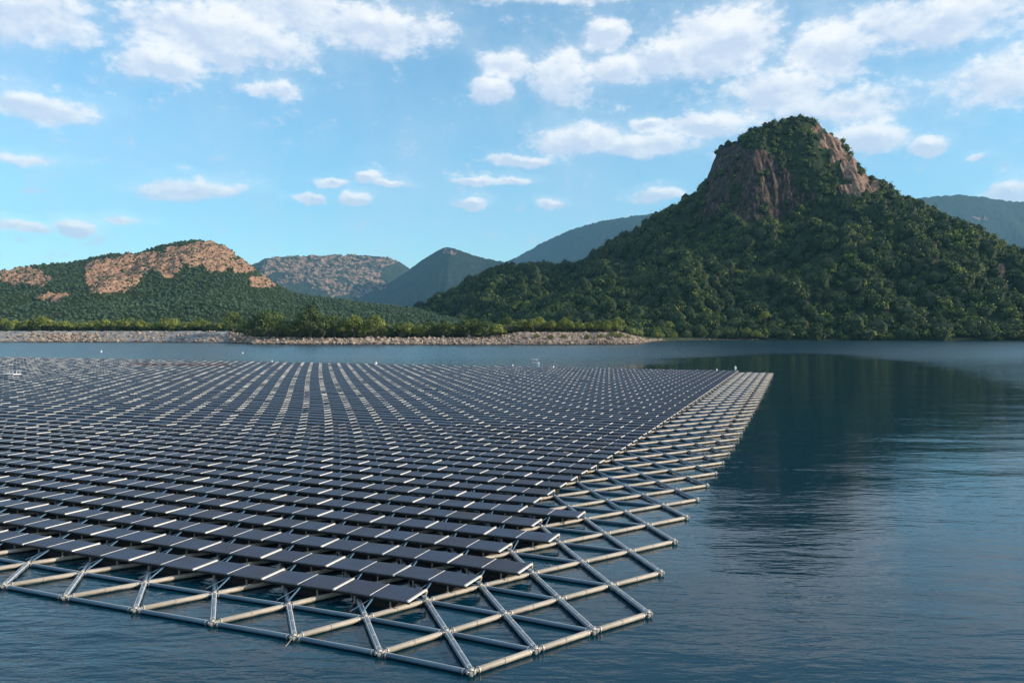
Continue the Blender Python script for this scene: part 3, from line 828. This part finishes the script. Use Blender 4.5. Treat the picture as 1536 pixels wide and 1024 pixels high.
def polar_hill(name, label, prof, Dr, Df, Db, mat, nu=420, nt_=120, amp=10, nsc=0.008, crag=6, rocks=(), seed=1, zfloor=0.0, shape=1.25, veg_amp=2.0, ws=1.0):
    """hill whose ridge runs along prof (photo columns/rows) at depth Dr, with its foot at Df and back at Db"""
    prof = np.array(prof, float)
    us = np.linspace(prof[0, 0], prof[-1, 0], nu)
    py = np.interp(us, prof[:, 0], prof[:, 1])
    k = np.hanning(9); k /= k.sum(); py = np.convolve(np.pad(py, 4, 'edge'), k, 'valid')
    f_ = lambda D: np.interp(us, [a for a, b_ in D], [b_ for a, b_ in D]) if isinstance(D, (list, tuple)) else np.full(nu, float(D))
    dr, df, db = f_(Dr), f_(Df), f_(Db)
    zr = zat(py, dr)
    nf = int(nt_ * .72); tf = np.linspace(0, 1, nf); tb = np.linspace(0, 1, nt_ - nf + 1)[1:]
    Df_ = df[None] + (dr - df)[None] * tf[:, None]; Db_ = dr[None] + (db - dr)[None] * tb[:, None]
    D = np.concatenate([Df_, Db_]); S = np.concatenate([np.repeat((tf ** shape)[:, None], nu, 1), np.repeat((1 - tb[:, None] ** 1.2), nu, 1)])
    X = hor(us)[None] * D; Y = D
    zb = zfloor
    Z = zb + (zr[None] - zb) * S
    win = np.concatenate([np.sin(np.pi * np.clip(tf, 0, 1)) ** .7, np.sin(np.pi * tb) ** .7])[:, None]
    Z = Z + amp * win * (ridged(X / ws * nsc, Y / ws * nsc * .6, 4, seed) - .2) * np.clip((zr[None] - zb) / 80 / ws, .1, 1) * ws
    U_, V_ = proj(X, Y, Z)
    rk = blobmask(U_ + 9 * fbm(X / ws * .02, Z / ws * .03, 3, seed + 5), V_ + 6 * fbm(X / ws * .03 + 9, Z / ws * .04, 3, seed + 6), rocks) if rocks else np.full(X.shape, -1.)
    R_ = smooth(-0.02, 0.18, rk)
    Z = Z + R_ * crag * ws * (ridged(X / ws * .075, (Y * .03 + Z * .04) / ws, 4, seed + 3) - .1) + (1 - R_) * veg_amp * ws * fbm(X / ws * .12, Y / ws * .12, 2, seed + 8)
    Z = Z + np.concatenate([np.zeros(nf), np.zeros(nt_ - nf)])[:, None]
    idx = np.arange(nt_ * nu).reshape(nt_, nu)
    me = mesh_np(name, np.stack([X.ravel(), Y.ravel(), Z.ravel()], 1), quad(idx), mat, True, {'rock': R_.ravel()})
    tag(link('hill', me), label, 'hill', kind='structure')
    return X, Y, Z, R_


def sample(surf, nn, seed, keep=None, rf=.93):
    """scatter nn points over a grid surface, by area"""
    X, Y, Z, R_ = surf; r = np.random.RandomState(seed)
    a, b_ = X.shape
    P_ = np.stack([X, Y, Z], -1)
    e1 = P_[1:, :-1] - P_[:-1, :-1]; e2 = P_[:-1, 1:] - P_[:-1, :-1]
    ar = np.linalg.norm(np.cross(e1, e2), axis=-1)
    wgt = ar * np.clip(1 - R_[:-1, :-1] * rf, 0, 1)
    if keep is not None: wgt = wgt * keep(X[:-1, :-1], Y[:-1, :-1], Z[:-1, :-1])
    wgt = wgt.ravel() / wgt.sum()
    k = r.choice(len(wgt), nn, p=wgt); i, j = np.divmod(k, b_ - 1)
    s, t = r.rand(nn, 1), r.rand(nn, 1)
    return P_[i, j] + e1[i, j] * s + e2[i, j] * t, r


left_prof = [(-260, 462), (-180, 440), (-100, 425), (-40, 414), (0, 408), (30, 402), (60, 397), (100, 395), (140, 386), (170, 380), (200, 381), (220, 376), (240, 369), (270, 363),
             (292, 360), (310, 362), (330, 368), (350, 378), (368, 392), (384, 406), (410, 424), (440, 440), (480, 446), (520, 451), (570, 458), (620, 463), (660, 471), (720, 486)]
left_rocks = [(25, 413, 46, 17), (55, 420, 22, 12), (75, 446, 26, 7), (170, 412, 46, 30), (200, 398, 34, 22), (148, 424, 20, 20), (235, 392, 34, 18), (255, 404, 20, 16),
              (262, 375, 14, 8), (300, 382, 42, 22), (325, 395, 30, 16), (365, 400, 22, 14), (340, 378, 26, 12), (395, 424, 26, 8)]
S_left = polar_hill('left_hill', 'granite hill with pink bare rock faces above green forest on the left', left_prof,
                    [(-260, 1500), (300, 1550), (460, 1350), (720, 1150)], [(-260, 800), (720, 800)], [(-260, 2100), (720, 1700)], M['hill_near'], 560, 180, 16, .006, 8, left_rocks, 3, 8.0, 1.15)
polar_hill('hill_b', 'hazy hill with scattered reddish rock behind the granite hill', [(300, 430), (345, 408), (385, 395), (398, 388), (430, 386), (462, 384), (500, 383), (550, 383), (580, 386), (603, 395), (622, 408), (680, 450), (760, 480)],
           [(300, 6400), (760, 8400)], [(300, 4700), (760, 6000)], 9800, M['hill_far'], 340, 110, 22, .004, 8, [(415, 398, 26, 12), (440, 412, 24, 14), (425, 422, 14, 10), (480, 420, 26, 18), (505, 432, 24, 16), (545, 412, 26, 16), (560, 428, 24, 14), (582, 394, 16, 7), (520, 408, 16, 8), (400, 404, 12, 12), (540, 437, 20, 10), (425, 392, 34, 9), (480, 388, 36, 10), (530, 389, 34, 9), (575, 392, 26, 9), (495, 400, 60, 16)], 9, 5.0, ws=2.8)
polar_hill('hill_c', 'dark blue conical hill in shadow at the centre of the valley', [(470, 484), (520, 466), (556, 444), (590, 421), (612, 406), (632, 391), (652, 378), (672, 370), (694, 377), (720, 386), (755, 393), (800, 414), (860, 445), (960, 486)],
           [(470, 7600), (960, 4800)], [(470, 5400), (960, 3600)], 8600, M['hill_far'], 300, 110, 18, .005, 8, [(672, 378, 10, 6)], 15, 5.0, ws=3.0)
polar_hill('hill_d', 'long hazy blue ridge rising behind the dark main hill', [(560, 470), (640, 440), (700, 415), (740, 401), (775, 386), (812, 365), (855, 345), (900, 332), (945, 325), (990, 319), (1040, 318), (1120, 328), (1220, 345), (1320, 370)],
           [(560, 10500), (1320, 8200)], [(560, 7800), (1320, 5900)], 12800, M['hill_far'], 360, 110, 30, .003, 12, [], 21, 5.0, veg_amp=4, ws=2.8)
polar_hill('hill_e', 'hazy blue mountain range at the far right', [(1150, 380), (1230, 345), (1300, 318), (1340, 305), (1372, 299), (1400, 295), (1440, 293), (1475, 296), (1500, 301), (1540, 304), (1620, 300), (1700, 330), (1800, 390), (1900, 450)],
           [(1150, 9000), (1900, 9000)], 6500, 12000, M['hill_far'], 360, 110, 30, .003, 12, [(1470, 330, 14, 6), (1440, 345, 30, 5)], 27, 5.0, veg_amp=4, ws=3.0)

# ---------------------------------------------------------------- main hill (radial)
C0 = np.array([hor(1192) * 1230, 1230.0])
ev = C0 / np.linalg.norm(C0); es = np.array([ev[1], -ev[0]])
DC = np.linalg.norm(C0)


def s_at(px):                                   # where the sight line of column px crosses the hill's cross axis
    d = np.array([hor(px), 1.0]); d /= np.linalg.norm(d)
    A = np.array([d, -es]).T
    t, s = np.linalg.solve(A, C0)
    return s, (d * t)[1]


def prof_m(pts):
    o_ = []
    for px, py in pts:
        s, Y = s_at(px); o_.append((abs(s), float(zat(py, Y))))
    return np.array(sorted(o_))


PL = prof_m([(1190, 181), (1178, 184), (1155, 195), (1135, 204), (1110, 212), (1092, 216), (1079, 222), (1071, 243), (1062, 266), (1048, 288), (1020, 310), (1000, 319), (962, 346), (930, 362), (900, 386), (870, 402), (850, 404),
             (800, 402), (770, 404), (740, 416), (700, 441), (665, 462), (630, 478), (580, 492), (500, 502)])
PR = prof_m([(1193, 181), (1213, 183), (1228, 194), (1250, 208), (1262, 214), (1274, 238), (1288, 258), (1304, 280), (1330, 286), (1345, 296), (1372, 306), (1400, 326), (1440, 351), (1476, 373), (1505, 396), (1535, 404), (1570, 420), (1640, 450), (1740, 484), (1850, 500)])
top = float(zat(181, 1230))
PF = np.array([(0, top), (30, top - 8), (55, top - 35), (75, top - 80), (110, top - 160), (135, top - 190), (210, 130), (290, 82), (360, 46), (420, 18), (455, 3), (500, -6), (700, -10)])
PRF = np.array([(0, top), (35, top - 16), (60, top - 50), (100, top - 108), (150, top - 165), (230, 140), (320, 92), (420, 46), (500, 14), (550, 1), (600, -6), (800, -10)])
PLF = np.array([(0, top), (60, top - 12), (95, top - 30), (115, top - 62), (138, top - 150), (165, top - 190), (240, 116), (320, 86), (400, 52), (470, 22), (520, 4), (560, -6), (800, -10)])
PB = np.array([(0, top), (100, top - 40), (300, 180), (600, 60), (900, -5)])
PLL = PL.copy()
keys = [(-90, PB), (0, PR), (42, PRF), (90, PF), (135, PLF), (180, PLL), (270, PB)]
nr, na = 300, 620
rr_ = np.concatenate([np.linspace(0, 180, 110), np.linspace(180, 760, nr - 110 + 1)[1:]])
th = np.radians(np.linspace(-60, 240, na))
thd = np.degrees(th)
tab = np.stack([np.interp(rr_, k[1][:, 0], k[1][:, 1]) for k in keys])     # profiles
ka = np.array([k[0] for k in keys], float)
ZZ = np.zeros((nr, na))
for c_, a in enumerate(thd):
    k = np.searchsorted(ka, a) - 1; k = min(max(k, 0), len(ka) - 2)
    t = (a - ka[k]) / (ka[k + 1] - ka[k]); t = t * t * (3 - 2 * t)
    ZZ[:, c_] = tab[k] * (1 - t) + tab[k + 1] * t
XX = C0[0] + rr_[:, None] * (np.cos(th)[None] * es[0] - np.sin(th)[None] * ev[0])
YY = C0[1] + rr_[:, None] * (np.cos(th)[None] * es[1] - np.sin(th)[None] * ev[1])
fr = smooth(0, 25, np.minimum(np.abs(thd), np.abs(thd - 180)))[None] * smooth(15, 120, rr_)[:, None]
gul = ridged(XX * .011, YY * .007, 3, 31) - .2
ZZ = ZZ + fr * gul * 26 * smooth(3, 60, ZZ)
hu, hv = proj(XX, YY, ZZ)
rocks_main = [(1105, 245, 34, 30), (1140, 262, 34, 40), (1170, 300, 34, 30), (1125, 320, 34, 18), (1090, 262, 30, 26), (1078, 292, 20, 22), (1062, 318, 14, 14), (1130, 300, 20, 22), (1150, 285, 20, 22), (1178, 268, 16, 18), (1115, 250, 20, 28), (1205, 300, 22, 12), (1160, 310, 24, 12),
              (1222, 196, 14, 8), (1244, 214, 18, 12), (1258, 232, 14, 16), (1275, 255, 14, 18), (1290, 272, 16, 12), (1306, 284, 14, 9), (1282, 284, 26, 10), (1498, 407, 9, 9), (1330, 470, 4, 3)]
rk = blobmask(hu + 8 * fbm(hu * .05, hv * .05, 3, 41), hv + 8 * fbm(hu * .05 + 7, hv * .05, 3, 43), rocks_main)
front_ = (thd[None] > 5) & (thd[None] < 178) & (rr_[:, None] > 20)
RK = smooth(-.05, .2, rk) * ((thd[None] > -12) & (thd[None] < 190))
col_n = ridged(XX * .05 + YY * .02, ZZ * .006, 4, 51)
ZZ = ZZ + RK * (col_n - .1) * 7 + (1 - smooth(120, 210, rr_))[:, None] * 6 * fbm(XX * .055, YY * .055, 3, 57) * smooth(4, 20, rr_)[:, None]
XX2 = XX + RK * (ridged(XX * .06, ZZ * .02, 3, 55)) * 4 * (-ev[0]); YY2 = YY + RK * (ridged(XX * .06, ZZ * .02, 3, 55)) * 5 * (-ev[1])
idx = np.arange(nr * na).reshape(nr, na)
SUN_PALE = smooth(1205, 1245, hu) * RK  # sunlight painted as paler rock along the right-hand band
me = mesh_np('main_hill', np.stack([XX2.ravel(), YY2.ravel(), ZZ.ravel()], 1), quad(idx)[:, ::-1], M['hill_main'], True, {'rock': RK.ravel(), 'pale': SUN_PALE.ravel()})
tag(link('hill', me), 'steep dark green forested hill with a rocky cliff top right of centre', 'hill', kind='structure')
S_main = (XX2, YY2, ZZ, np.clip(RK + SUN_PALE * .35, 0, 1.3))

# ---------------------------------------------------------------- ground: banks and plain behind the shore
gu = np.concatenate([np.linspace(-700, 0, 40), np.linspace(0, 980, 420)[1:], np.linspace(980, 2600, 120)[1:]])
shore = np.interp(gu, [-700, -200, 0, 120, 340, 380, 520, 700, 900, 940, 962, 975, 1000, 1060, 1200, 1400, 1536, 2600],
                  [660, 650, 645, 640, 600, 545, 520, 512, 514, 520, 540, 640, 735, 790, 800, 850, 900, 1100])
shore = shore + 5 * fbm(gu * .03, gu * 0, 4, 61)
toph = np.interp(gu, [-700, 0, 340, 380, 520, 740, 775, 930, 955, 972, 1000, 2600], [9.5, 9, 9, 4.6, 4.0, 4.8, 8.2, 8.2, 5.5, 2.6, 2.0, 2.0])
tt = np.concatenate([[-30, -8], np.linspace(0, 70, 60), [90, 120, 180, 300, 500, 900, 1600, 3000, 6000]])
DD = shore[None] + tt[:, None]
GXX = hor(gu)[None] * DD
prof_b = np.interp(tt, [-30, -8, 0, 6, 20, 34, 70, 6000], [-4, -1.2, -.1, .18, .62, 1.0, 1.04, 1.1])
GZ = prof_b[:, None] * toph[None]
rockband = smooth(0, 3, tt)[:, None] * (1 - smooth(36, 52, tt))[:, None] * (gu[None] < 985)
GZ = GZ + rockband * 1.1 * (ridged(GXX * .12, DD * .12, 4, 71) - .2) * np.clip(toph / 8, .2, 1)[None]
GZ = GZ + smooth(60, 300, tt)[:, None] * 1.0 * fbm(GXX * .01, DD * .01, 3, 77)
idx = np.arange(GXX.size).reshape(GXX.shape)
M['bank'] = noise_mat('rocky_bank', (0.10, 0.075, 0.06), (0.24, 0.19, 0.15), 0.16, 0.9, detail=10, bump=0.9, bscale=2.0, c2=(0.46, 0.37, 0.29), spec=.2, wet=(0.1, 1.2, (0.035, 0.03, 0.026)))
M['bank_pale'] = noise_mat('pale_bank', (0.13, 0.13, 0.13), (0.24, 0.24, 0.23), 0.45, 0.9, detail=10, bump=0.7, bscale=1.2, c2=(0.46, 0.44, 0.41), spec=.2, stretch=(.25, 1, 2.6), wet=(0.1, 1.3, (0.06, 0.055, 0.05)))
M['plain'] = noise_mat('plain_scrub', (0.035, 0.05, 0.02), (0.09, 0.10, 0.045), 0.05, 0.95, detail=8, spec=.1)
fq = quad(idx); cu = gu[fq[:, 0] % GXX.shape[1]]; ct = tt[fq[:, 0] // GXX.shape[1]]
fm = np.where(ct > 42, 2, np.where(cu < 350, 1, 0))
fm = np.where((cu > 985) & (ct > 8), 2, fm)
tag(link('ground', mesh_np('ground', np.stack([GXX.ravel(), DD.ravel(), GZ.ravel()], 1), fq, None, True, mats=[M['bank'], M['bank_pale'], M['plain']], fmat=fm)),
    'rocky lake shore rising to a scrubby plain', 'ground', kind='structure')


def ground_z(px, t):
    k = np.interp(px, gu, shore); tp = np.interp(px, gu, toph)
    return k + t, np.interp(t, tt, prof_b) * tp


# boulders along the shore
rb = np.random.RandomState(5)
nb = 11000
bu = rb.uniform(345, 972, nb); bt = rb.rand(nb) ** 1.5 * 34 - 1
ex = 1100; bu[:ex] = rb.normal(87, 26, ex) + bt[:ex] * 1.2; bt[:ex] = rb.rand(ex) * 24; bu[:350] = rb.uniform(-30, 560, 350)
bu[1400:3400] = rb.uniform(-30, 350, 2000); bu[ex:ex + 300] = rb.uniform(985, 1536, 300); bt[ex:ex + 300] = rb.uniform(-1, 6, 300)
bd, bz = ground_z(bu, bt)
sz = rb.uniform(.2, 1.0, nb) ** 4 * 1.9 + .28
sz[1400:3400] *= .6; sz[bu > 745] *= .62
bsel = ~((bu > 370) & (bu < 730) & (rb.rand(nb) < .62)); bu, bd, bz, sz = bu[bsel], bd[bsel], bz[bsel], sz[bsel]; nb = len(bu)
cen = np.stack([hor(bu) * bd, bd, bz + sz * .25], 1)
ico, icf = core_lumps(np.zeros((1, 3)), np.ones((1, 3)), 1.0)
Vb = ico[None] * (sz[:, None, None] * rb.uniform(.55, 1.25, (nb, 1, 3))) * rb.uniform(.72, 1.2, (nb, 12, 1))
Vb[..., 2] *= .8
an = rb.rand(nb) * 6.28; ca, sa = np.cos(an)[:, None], np.sin(an)[:, None]
Vr = Vb.copy(); Vr[..., 0] = Vb[..., 0] * ca - Vb[..., 1] * sa; Vr[..., 1] = Vb[..., 0] * sa + Vb[..., 1] * ca
Vr += cen[:, None]
Fb = (icf[None] + (np.arange(nb) * 12)[:, None, None]).reshape(-1, 3)
M['boulder'] = noise_mat('boulder', (0.10, 0.075, 0.06), (0.28, 0.21, 0.16), 0.30, 0.9, detail=7, c2=(0.55, 0.44, 0.34), spec=.2, wet=(0.1, 1.2, (0.04, 0.034, 0.028)))
tag(link('shore_rocks', mesh_np('shore_rocks', Vr.reshape(-1, 3), Fb, M['boulder'])), 'tan broken boulders heaped along the far shore', 'rocks', kind='stuff')

# ---------------------------------------------------------------- forests
def front_keep(X, Y, Z):
    return (Z > 1.0) * 1.0


kp = lambda X, Y, Z: (Z > 0.8) * (((Y - C0[1]) * ev[1] + (X - C0[0]) * ev[0]) < 90) * 1.0
P_, r_ = sample(S_main, 9800, 81, kp, .83)
ra = (2.8 + 7.4 * r_.rand(len(P_)) ** 1.35) * np.where(r_.rand(len(P_)) < .12, 1.45, 1)
hgt = smooth(120, 300, P_[:, 2]); ra *= 1 - .35 * hgt
rad = np.stack([ra, ra, ra * r_.uniform(.8, 1.5, len(P_))], 1)
tb_ = np.clip(.45 + .30 * fbm(P_[:, 0] * .02, P_[:, 1] * .02, 3, 91) + r_.normal(0, .21, len(P_)), 0, 1)
canopy('forest', P_ + np.stack([0 * ra, 0 * ra, ra * .35], 1), rad, 110, 1.6, M['leaf_dark'], 82, 'dark green forest covering the slopes of the steep main hill', 'forest', tintbase=tb_, lump=.5)

P_, r_ = sample(S_left, 24000, 83, lambda X, Y, Z: (Z > 9) * 1.0, .80)
ra = 1.3 + 2.2 * r_.rand(len(P_)) ** 1.4; rad = np.stack([ra, ra, ra * .9], 1)
tb_ = np.clip(.42 + .25 * fbm(P_[:, 0] * .012, P_[:, 1] * .012, 3, 93) + r_.normal(0, .14, len(P_)), 0, 1)
canopy('forest', P_ + np.stack([0 * ra, 0 * ra, ra * .3], 1), rad, 20, 1.2, M['leaf_hazy'], 84, 'green forest covering the lower slopes of the granite hill on the left', 'forest', tintbase=tb_)

# thicket behind the shore trees
rt = np.random.RandomState(17)
nt2 = 2300
tu = rt.uniform(-60, 960, nt2)
dpt = 48 + rt.rand(nt2) ** 1.3 * 190
gd, gz = ground_z(tu, dpt)
ra = rt.uniform(2.6, 5.2, nt2) * np.interp(tu, [0, 340, 420, 750, 800, 960], [1.15, 1.2, 1.7, 1.5, 1.1, .9])
cen = np.stack([hor(tu) * gd, gd, gz + ra * .55], 1)
canopy('thicket', cen, np.stack([ra * 1.15, ra, ra * .95], 1), 90, 1.0, M['leaf_olive'], 86, 'dense green thicket filling the plain behind the shore trees', 'thicket', tintbase=np.clip(rt.normal(.36, .15, nt2), 0, 1))

# ---------------------------------------------------------------- individual trees
def make_tree(h, wd, seed, mat, leafn=1300, leaf=.58, trunk_h=.28):
    r = np.random.RandomState(seed)
    root = empty('tree', (0, 0, 0))
    b = MB()
    tz = h * trunk_h
    b.tube((0, 0, -.6), (r.uniform(-.2, .2), r.uniform(-.2, .2), tz), h * .028, 0, 8, [(0, 1.4), (.3, 1), (1, .75)])
    lob = []
    nl_ = 11
    for k in range(nl_):
        a = k * 2.4 + r.uniform(-.4, .4); q = math.sqrt((k + .5) / nl_)
        zz = h * (trunk_h + .12 + .52 * (1 - q * .75) + r.uniform(-.06, .06))
        c = (math.cos(a) * q * wd * .36, math.sin(a) * q * wd * .36, zz)
        lob.append((c, wd * r.uniform(.17, .27)))
        if k % 2 == 0: b.tube((0, 0, tz * .8), (c[0], c[1], zz - wd * .05), h * .012, 0, 5, [(0, 1.2), (1, .5)])
    b.build('trunk', [M['bark']], root)
    cen = np.array([c for c, q in lob]); rr = np.array([[q, q, q * .85] for c, q in lob])
    V, Fq, ti = leaf_cards(cen, rr, leafn // nl_, leaf, seed + 3, tintbase=np.clip(.5 + r.normal(0, .14, nl_), 0, 1), lower=-.8, lump=.3)
    link('crown', mesh_np('crown', V, Fq, mat, False, {'tint': ti}), root)
    return root


protos = [make_tree(11, 9.5, 101, M['leaf_olive']), make_tree(12, 8.5, 102, M['leaf_mid']), make_tree(9, 9.5, 103, M['leaf_olive'], trunk_h=.16), make_tree(13, 10.5, 104, M['leaf_mid'], trunk_h=.12),
          make_tree(10, 8, 105, M['leaf_olive'], trunk_h=.14)]
pused = [False] * len(protos)
kind_txt = ['olive green spreading tree', 'mid green upright tree', 'low olive green bushy tree', 'tall full green tree', 'rounded yellow green tree']


def put_tree(k, px, t, s, label, group, sw=1.0, name=None, cat='tree', yz=None):
    o = protos[k] if not pused[k] else copy_tree(protos[k]); pused[k] = True
    if yz is None: gd, gz = ground_z(px, t)
    else: gd, gz = yz
    o.location = (hor(px) * gd, gd, gz - .3); o.rotation_euler = (0, 0, random.uniform(0, 6.28)); o.scale = (s * sw, s * sw, s)
    if name: o.name = name
    tag(o, label, cat, group)
    return o


rt = random.Random(4)
# row above the pale bank
n_l = 20
for q in range(n_l):
    px = 8 + q * 17 + rt.uniform(-4, 4); k = rt.choice([0, 2, 4, 2])
    put_tree(k, px, 46 + rt.uniform(0, 8), rt.uniform(.9, 1.5), kind_txt[k] + ' above the pale bank, ' + ordn(q + 1) + ' from left', 'trees above the pale bank', rt.uniform(1.0, 1.35))
n_m = 26
for q in range(n_m):
    px = 352 + q * 16.4 + rt.uniform(-3, 3); k = rt.choice([1, 3, 3, 0, 4]); s = rt.uniform(.95, 1.3)
    if px > 650: s *= .85
    t = 26 + rt.uniform(0, 10)
    if px > 545 and px < 700: s *= .85; t = 36
    put_tree(k, px, t, s * rt.uniform(1.1, 1.75), kind_txt[k] + ' on the middle shore, ' + ordn(q + 1) + ' of its row from left', 'trees along the middle of the far shore', rt.uniform(1.0, 1.3))
n_r = 15
for q in range(n_r):
    px = 788 + q * 10 + rt.uniform(-2, 2); k = rt.choice([2, 4, 0])
    put_tree(k, px, 40 + rt.uniform(0, 5), rt.uniform(.85, 1.15) * (1.15 if q < 3 else 1), kind_txt[k] + ' on the sunlit rocky point, ' + ordn(q + 1) + ' from the left', 'small trees on the rocky point')
for q, (px, t, s) in enumerate([(805, 17, .42), (826, 15, .40), (846, 17, .34), (882, 15, .38), (902, 16, .44), (918, 20, .52), (930, 18, .46), (942, 17, .36)]):
    put_tree(2, px, t, s, 'small green bush among the rocks of the point, ' + ordn(q + 1) + ' from the left', 'bushes among the shore rocks', 1.5, 'bush', 'bush')
for q, (px, py, Y, s, lab) in enumerate([(1005, 480, 800, 1.35, 'pale green tree at the foot of the dark hill, nearest the rocky point'),
                                        (1075, 474, 812, 1.45, 'tall pale green tree at the hill foot, right of the pale one by the point'),
                                        (1120, 488, 805, 1.2, 'rounded green tree at the hill foot below the cliff'),
                                        (1148, 470, 830, 1.4, 'light green tree standing above the hill foot trees below the peak')]):
    put_tree([4, 1, 2, 0][q], px, 0, s, lab, 'trees standing out at the foot of the main hill', 1.0, yz=(Y, float(zat(py + 12, Y)) - 3))
# trees along the main hill's waterline
for q in range(26):
    px = 990 + q * 21.5 + rt.uniform(-6, 6); k = rt.choice([1, 3, 2])
    put_tree(k, px, 4 + rt.uniform(0, 8), rt.uniform(.9, 1.35), kind_txt[k] + ' at the main hill waterline, ' + ordn(q + 1) + ' from left', 'trees at the waterline of the main hill')

# ---------------------------------------------------------------- small things on the water
def back(u, v, z=0.0):
    x = (u - 768) / F; yv = -(v - 512) / F
    d = np.array([x, CT + ST * yv, yv * CT - ST]); k = (z - H) / d[2]
    return d * k + np.array([0, 0, H])


bx = back(803, 546)
boat = empty('boat', (bx[0], bx[1], 0), math.radians(-28)); tag(boat, 'small white open boat with a flat white canopy beyond the far edge of the panels', 'boat')
b = MB(); secs = []
Lb = 2.6
ts = np.linspace(0, 1, 9); V = []
for t in ts:
    wv = .46 * (1 - max(0, (t - .55) / .45) ** 2.2) * (0.82 + .18 * min(1, t / .2)); zt = .42 + .16 * t * t; x = -Lb / 2 + Lb * t
    V += [(x, -wv, zt), (x, -wv * .72, .05), (x, 0, -.12), (x, wv * .72, .05), (x, wv, zt), (x, wv * .86, zt - .02), (x, wv * .6, .14), (x, -wv * .6, .14), (x, -wv * .86, zt - .02)]
fs = []
for k in range(8):
    for q in range(9):
        q2 = (q + 1) % 9; fs.append((k * 9 + q, k * 9 + q2, (k + 1) * 9 + q2, (k + 1) * 9 + q))
b.add(V, fs, 0, False); b.add(V[:9], [tuple(range(9))], 0); b.build('hull', [M['white']], boat)
b = MB(); b.box((-.2, 0, 1.30), (1.7, .95, .05), 0); b.box((-.2, 0, 1.335), (1.5, .8, .03), 0); b.build('canopy', [M['white']], boat)
for x in (-.85, .45):
    for y in (-.38, .38):
        b = MB(); b.tube((x, y, .4), (x, y, 1.28), .02, 0, 6); b.build('canopy_post', [M['light_rail']], boat)
b = MB(); b.box((-.1, 0, .36), (.25, .74, .05), 0); b.build('seat', [M['black']], boat)
b = MB(); b.box((-1.38, 0, .52), (.2, .26, .38), 0); b.box((-1.36, 0, .15), (.09, .09, .5), 0); b.build('outboard_motor', [M['black']], boat)

bu_me = None
spots = [(1103, 552, .62, 'white round buoy above the far right corner of the array'), (1075, 555.5, .5, 'white buoy just left of the buoy by the far right corner'),
         (564, 546, .8, 'white buoy beyond the array below the long tree row'), (408, 543.5, .7, 'white buoy beyond the array left of centre'),
         (152, 528, .9, 'white buoy on open water near the pale bank'), (769, 548.5, .5, 'tiny white buoy just left of the white boat'), (830, 551.5, .6, 'tiny white buoy just right of the white boat'), (364, 530, .7, 'white buoy on open water below the left tree clump')]
b = MB(); b.tube((0, 0, -.2), (0, 0, .75), .42, 0, 14, [(0, .5), (.15, .9), (.4, 1), (.65, .9), (.85, .55), (.9, .25), (1, .22)]); bu_me = b.mesh('buoy_float', [M['white']])
b = MB(); b.tube((0, 0, .72), (0, 0, 1.05), .05, 0, 6); b.box((0, 0, 1.08), (.2, .2, .1), 0); bt_me = b.mesh('buoy_top', [M['joint']])
for (px, py, s, lab) in spots:
    p = back(px, py); o = empty('buoy', (p[0], p[1], 0), random.uniform(0, 3), (s, s, s))
    link('float', bu_me, o); link('top_mark', bt_me, o)
    tag(o, lab, 'buoy', 'white buoys on the lake')

# mooring rope running from the front joint down into the water
q0 = nodes[(-2, 0)]; e0_ = back(398, 990)
mrp = empty('mooring_rope', (float(q0[0]), float(q0[1]), 0)); tag(mrp, 'thin mooring rope slanting into the water from a joint of the front edge', 'rope')
b = MB(); dd_ = e0_[:2] - q0; pr_ = None
for t_ in np.linspace(0, 1, 9):
    c_ = (dd_[0] * t_, dd_[1] * t_, .14 - .20 * t_ - .10 * math.sin(math.pi * t_))
    if pr_: b.tube(pr_, c_, .016, 0, 6)
    pr_ = c_
b.build('rope', [M['knob']], mrp)

# rusty walkway across the far rows and a white deck raft at the left
pA, pB = back(196, 549.5), back(345, 551)
d = pB - pA; L = math.hypot(d[0], d[1]); wk = empty('walkway', (pA[0], pA[1], 0), math.atan2(d[1], d[0]))
tag(wk, 'rusty orange walkway lying across the far rows of panels', 'walkway')
b = MB(); b.box((L / 2, 0, .60), (L, .75, .06), 0); b.build('deck', [M['rust']], wk)
for sy in (-.35, .35):
    b = MB(); b.box((L / 2, sy, .67), (L, .05, .07), 0); b.build('side_beam', [M['rust']], wk)
pA = back(17, 566)
rf = empty('work_raft', (pA[0], pA[1], 0), math.radians(-22)); tag(rf, 'pale work raft among the panels at the far left', 'raft')
b = MB(); b.box((0, 0, .68), (3.4, 1.6, .10), 0); b.box((0, 0, .58), (3.2, 1.4, .12), 1); b.build('deck', [M['white'], M['joint']], rf)
for x in (-1.5, -.5, .5, 1.5):
    b = MB(); b.tube((x, .7, .7), (x, .7, 1.35), .03, 0, 6); b.build('railing_post', [M['white']], rf)
b = MB(); b.tube((-1.5, .7, 1.35), (1.5, .7, 1.35), .03, 0, 6); b.build('railing', [M['white']], rf)

# ---------------------------------------------------------------- haze
if True:
    m = bpy.data.materials.new('haze_air'); m.use_nodes = True; nt = m.node_tree; nt.nodes.clear()
    o_ = N(nt, 'ShaderNodeOutputMaterial'); pv = N(nt, 'ShaderNodeVolumePrincipled')
    pv.inputs['Color'].default_value = (0.30, 0.68, 1.0, 1); pv.inputs['Density'].default_value = 0.000036; pv.inputs['Anisotropy'].default_value = 0.0
    nt.links.new(pv.outputs[0], o_.inputs['Volume'])
    b = MB(); zt = 2500.0
    b.box((0, 7500 - 300, (zt - 8) / 2), (34400, 16000, zt + 8), 0)
    hz = b.build('haze', [m]); tag(hz, 'thin blue haze over the lake and hills', 'haze', kind='stuff')
sc.cycles.volume_bounces = 0
sc.cycles.max_bounces = 8
sc.cycles.diffuse_bounces = 3; sc.cycles.glossy_bounces = 4
sc.cycles.use_denoising = True
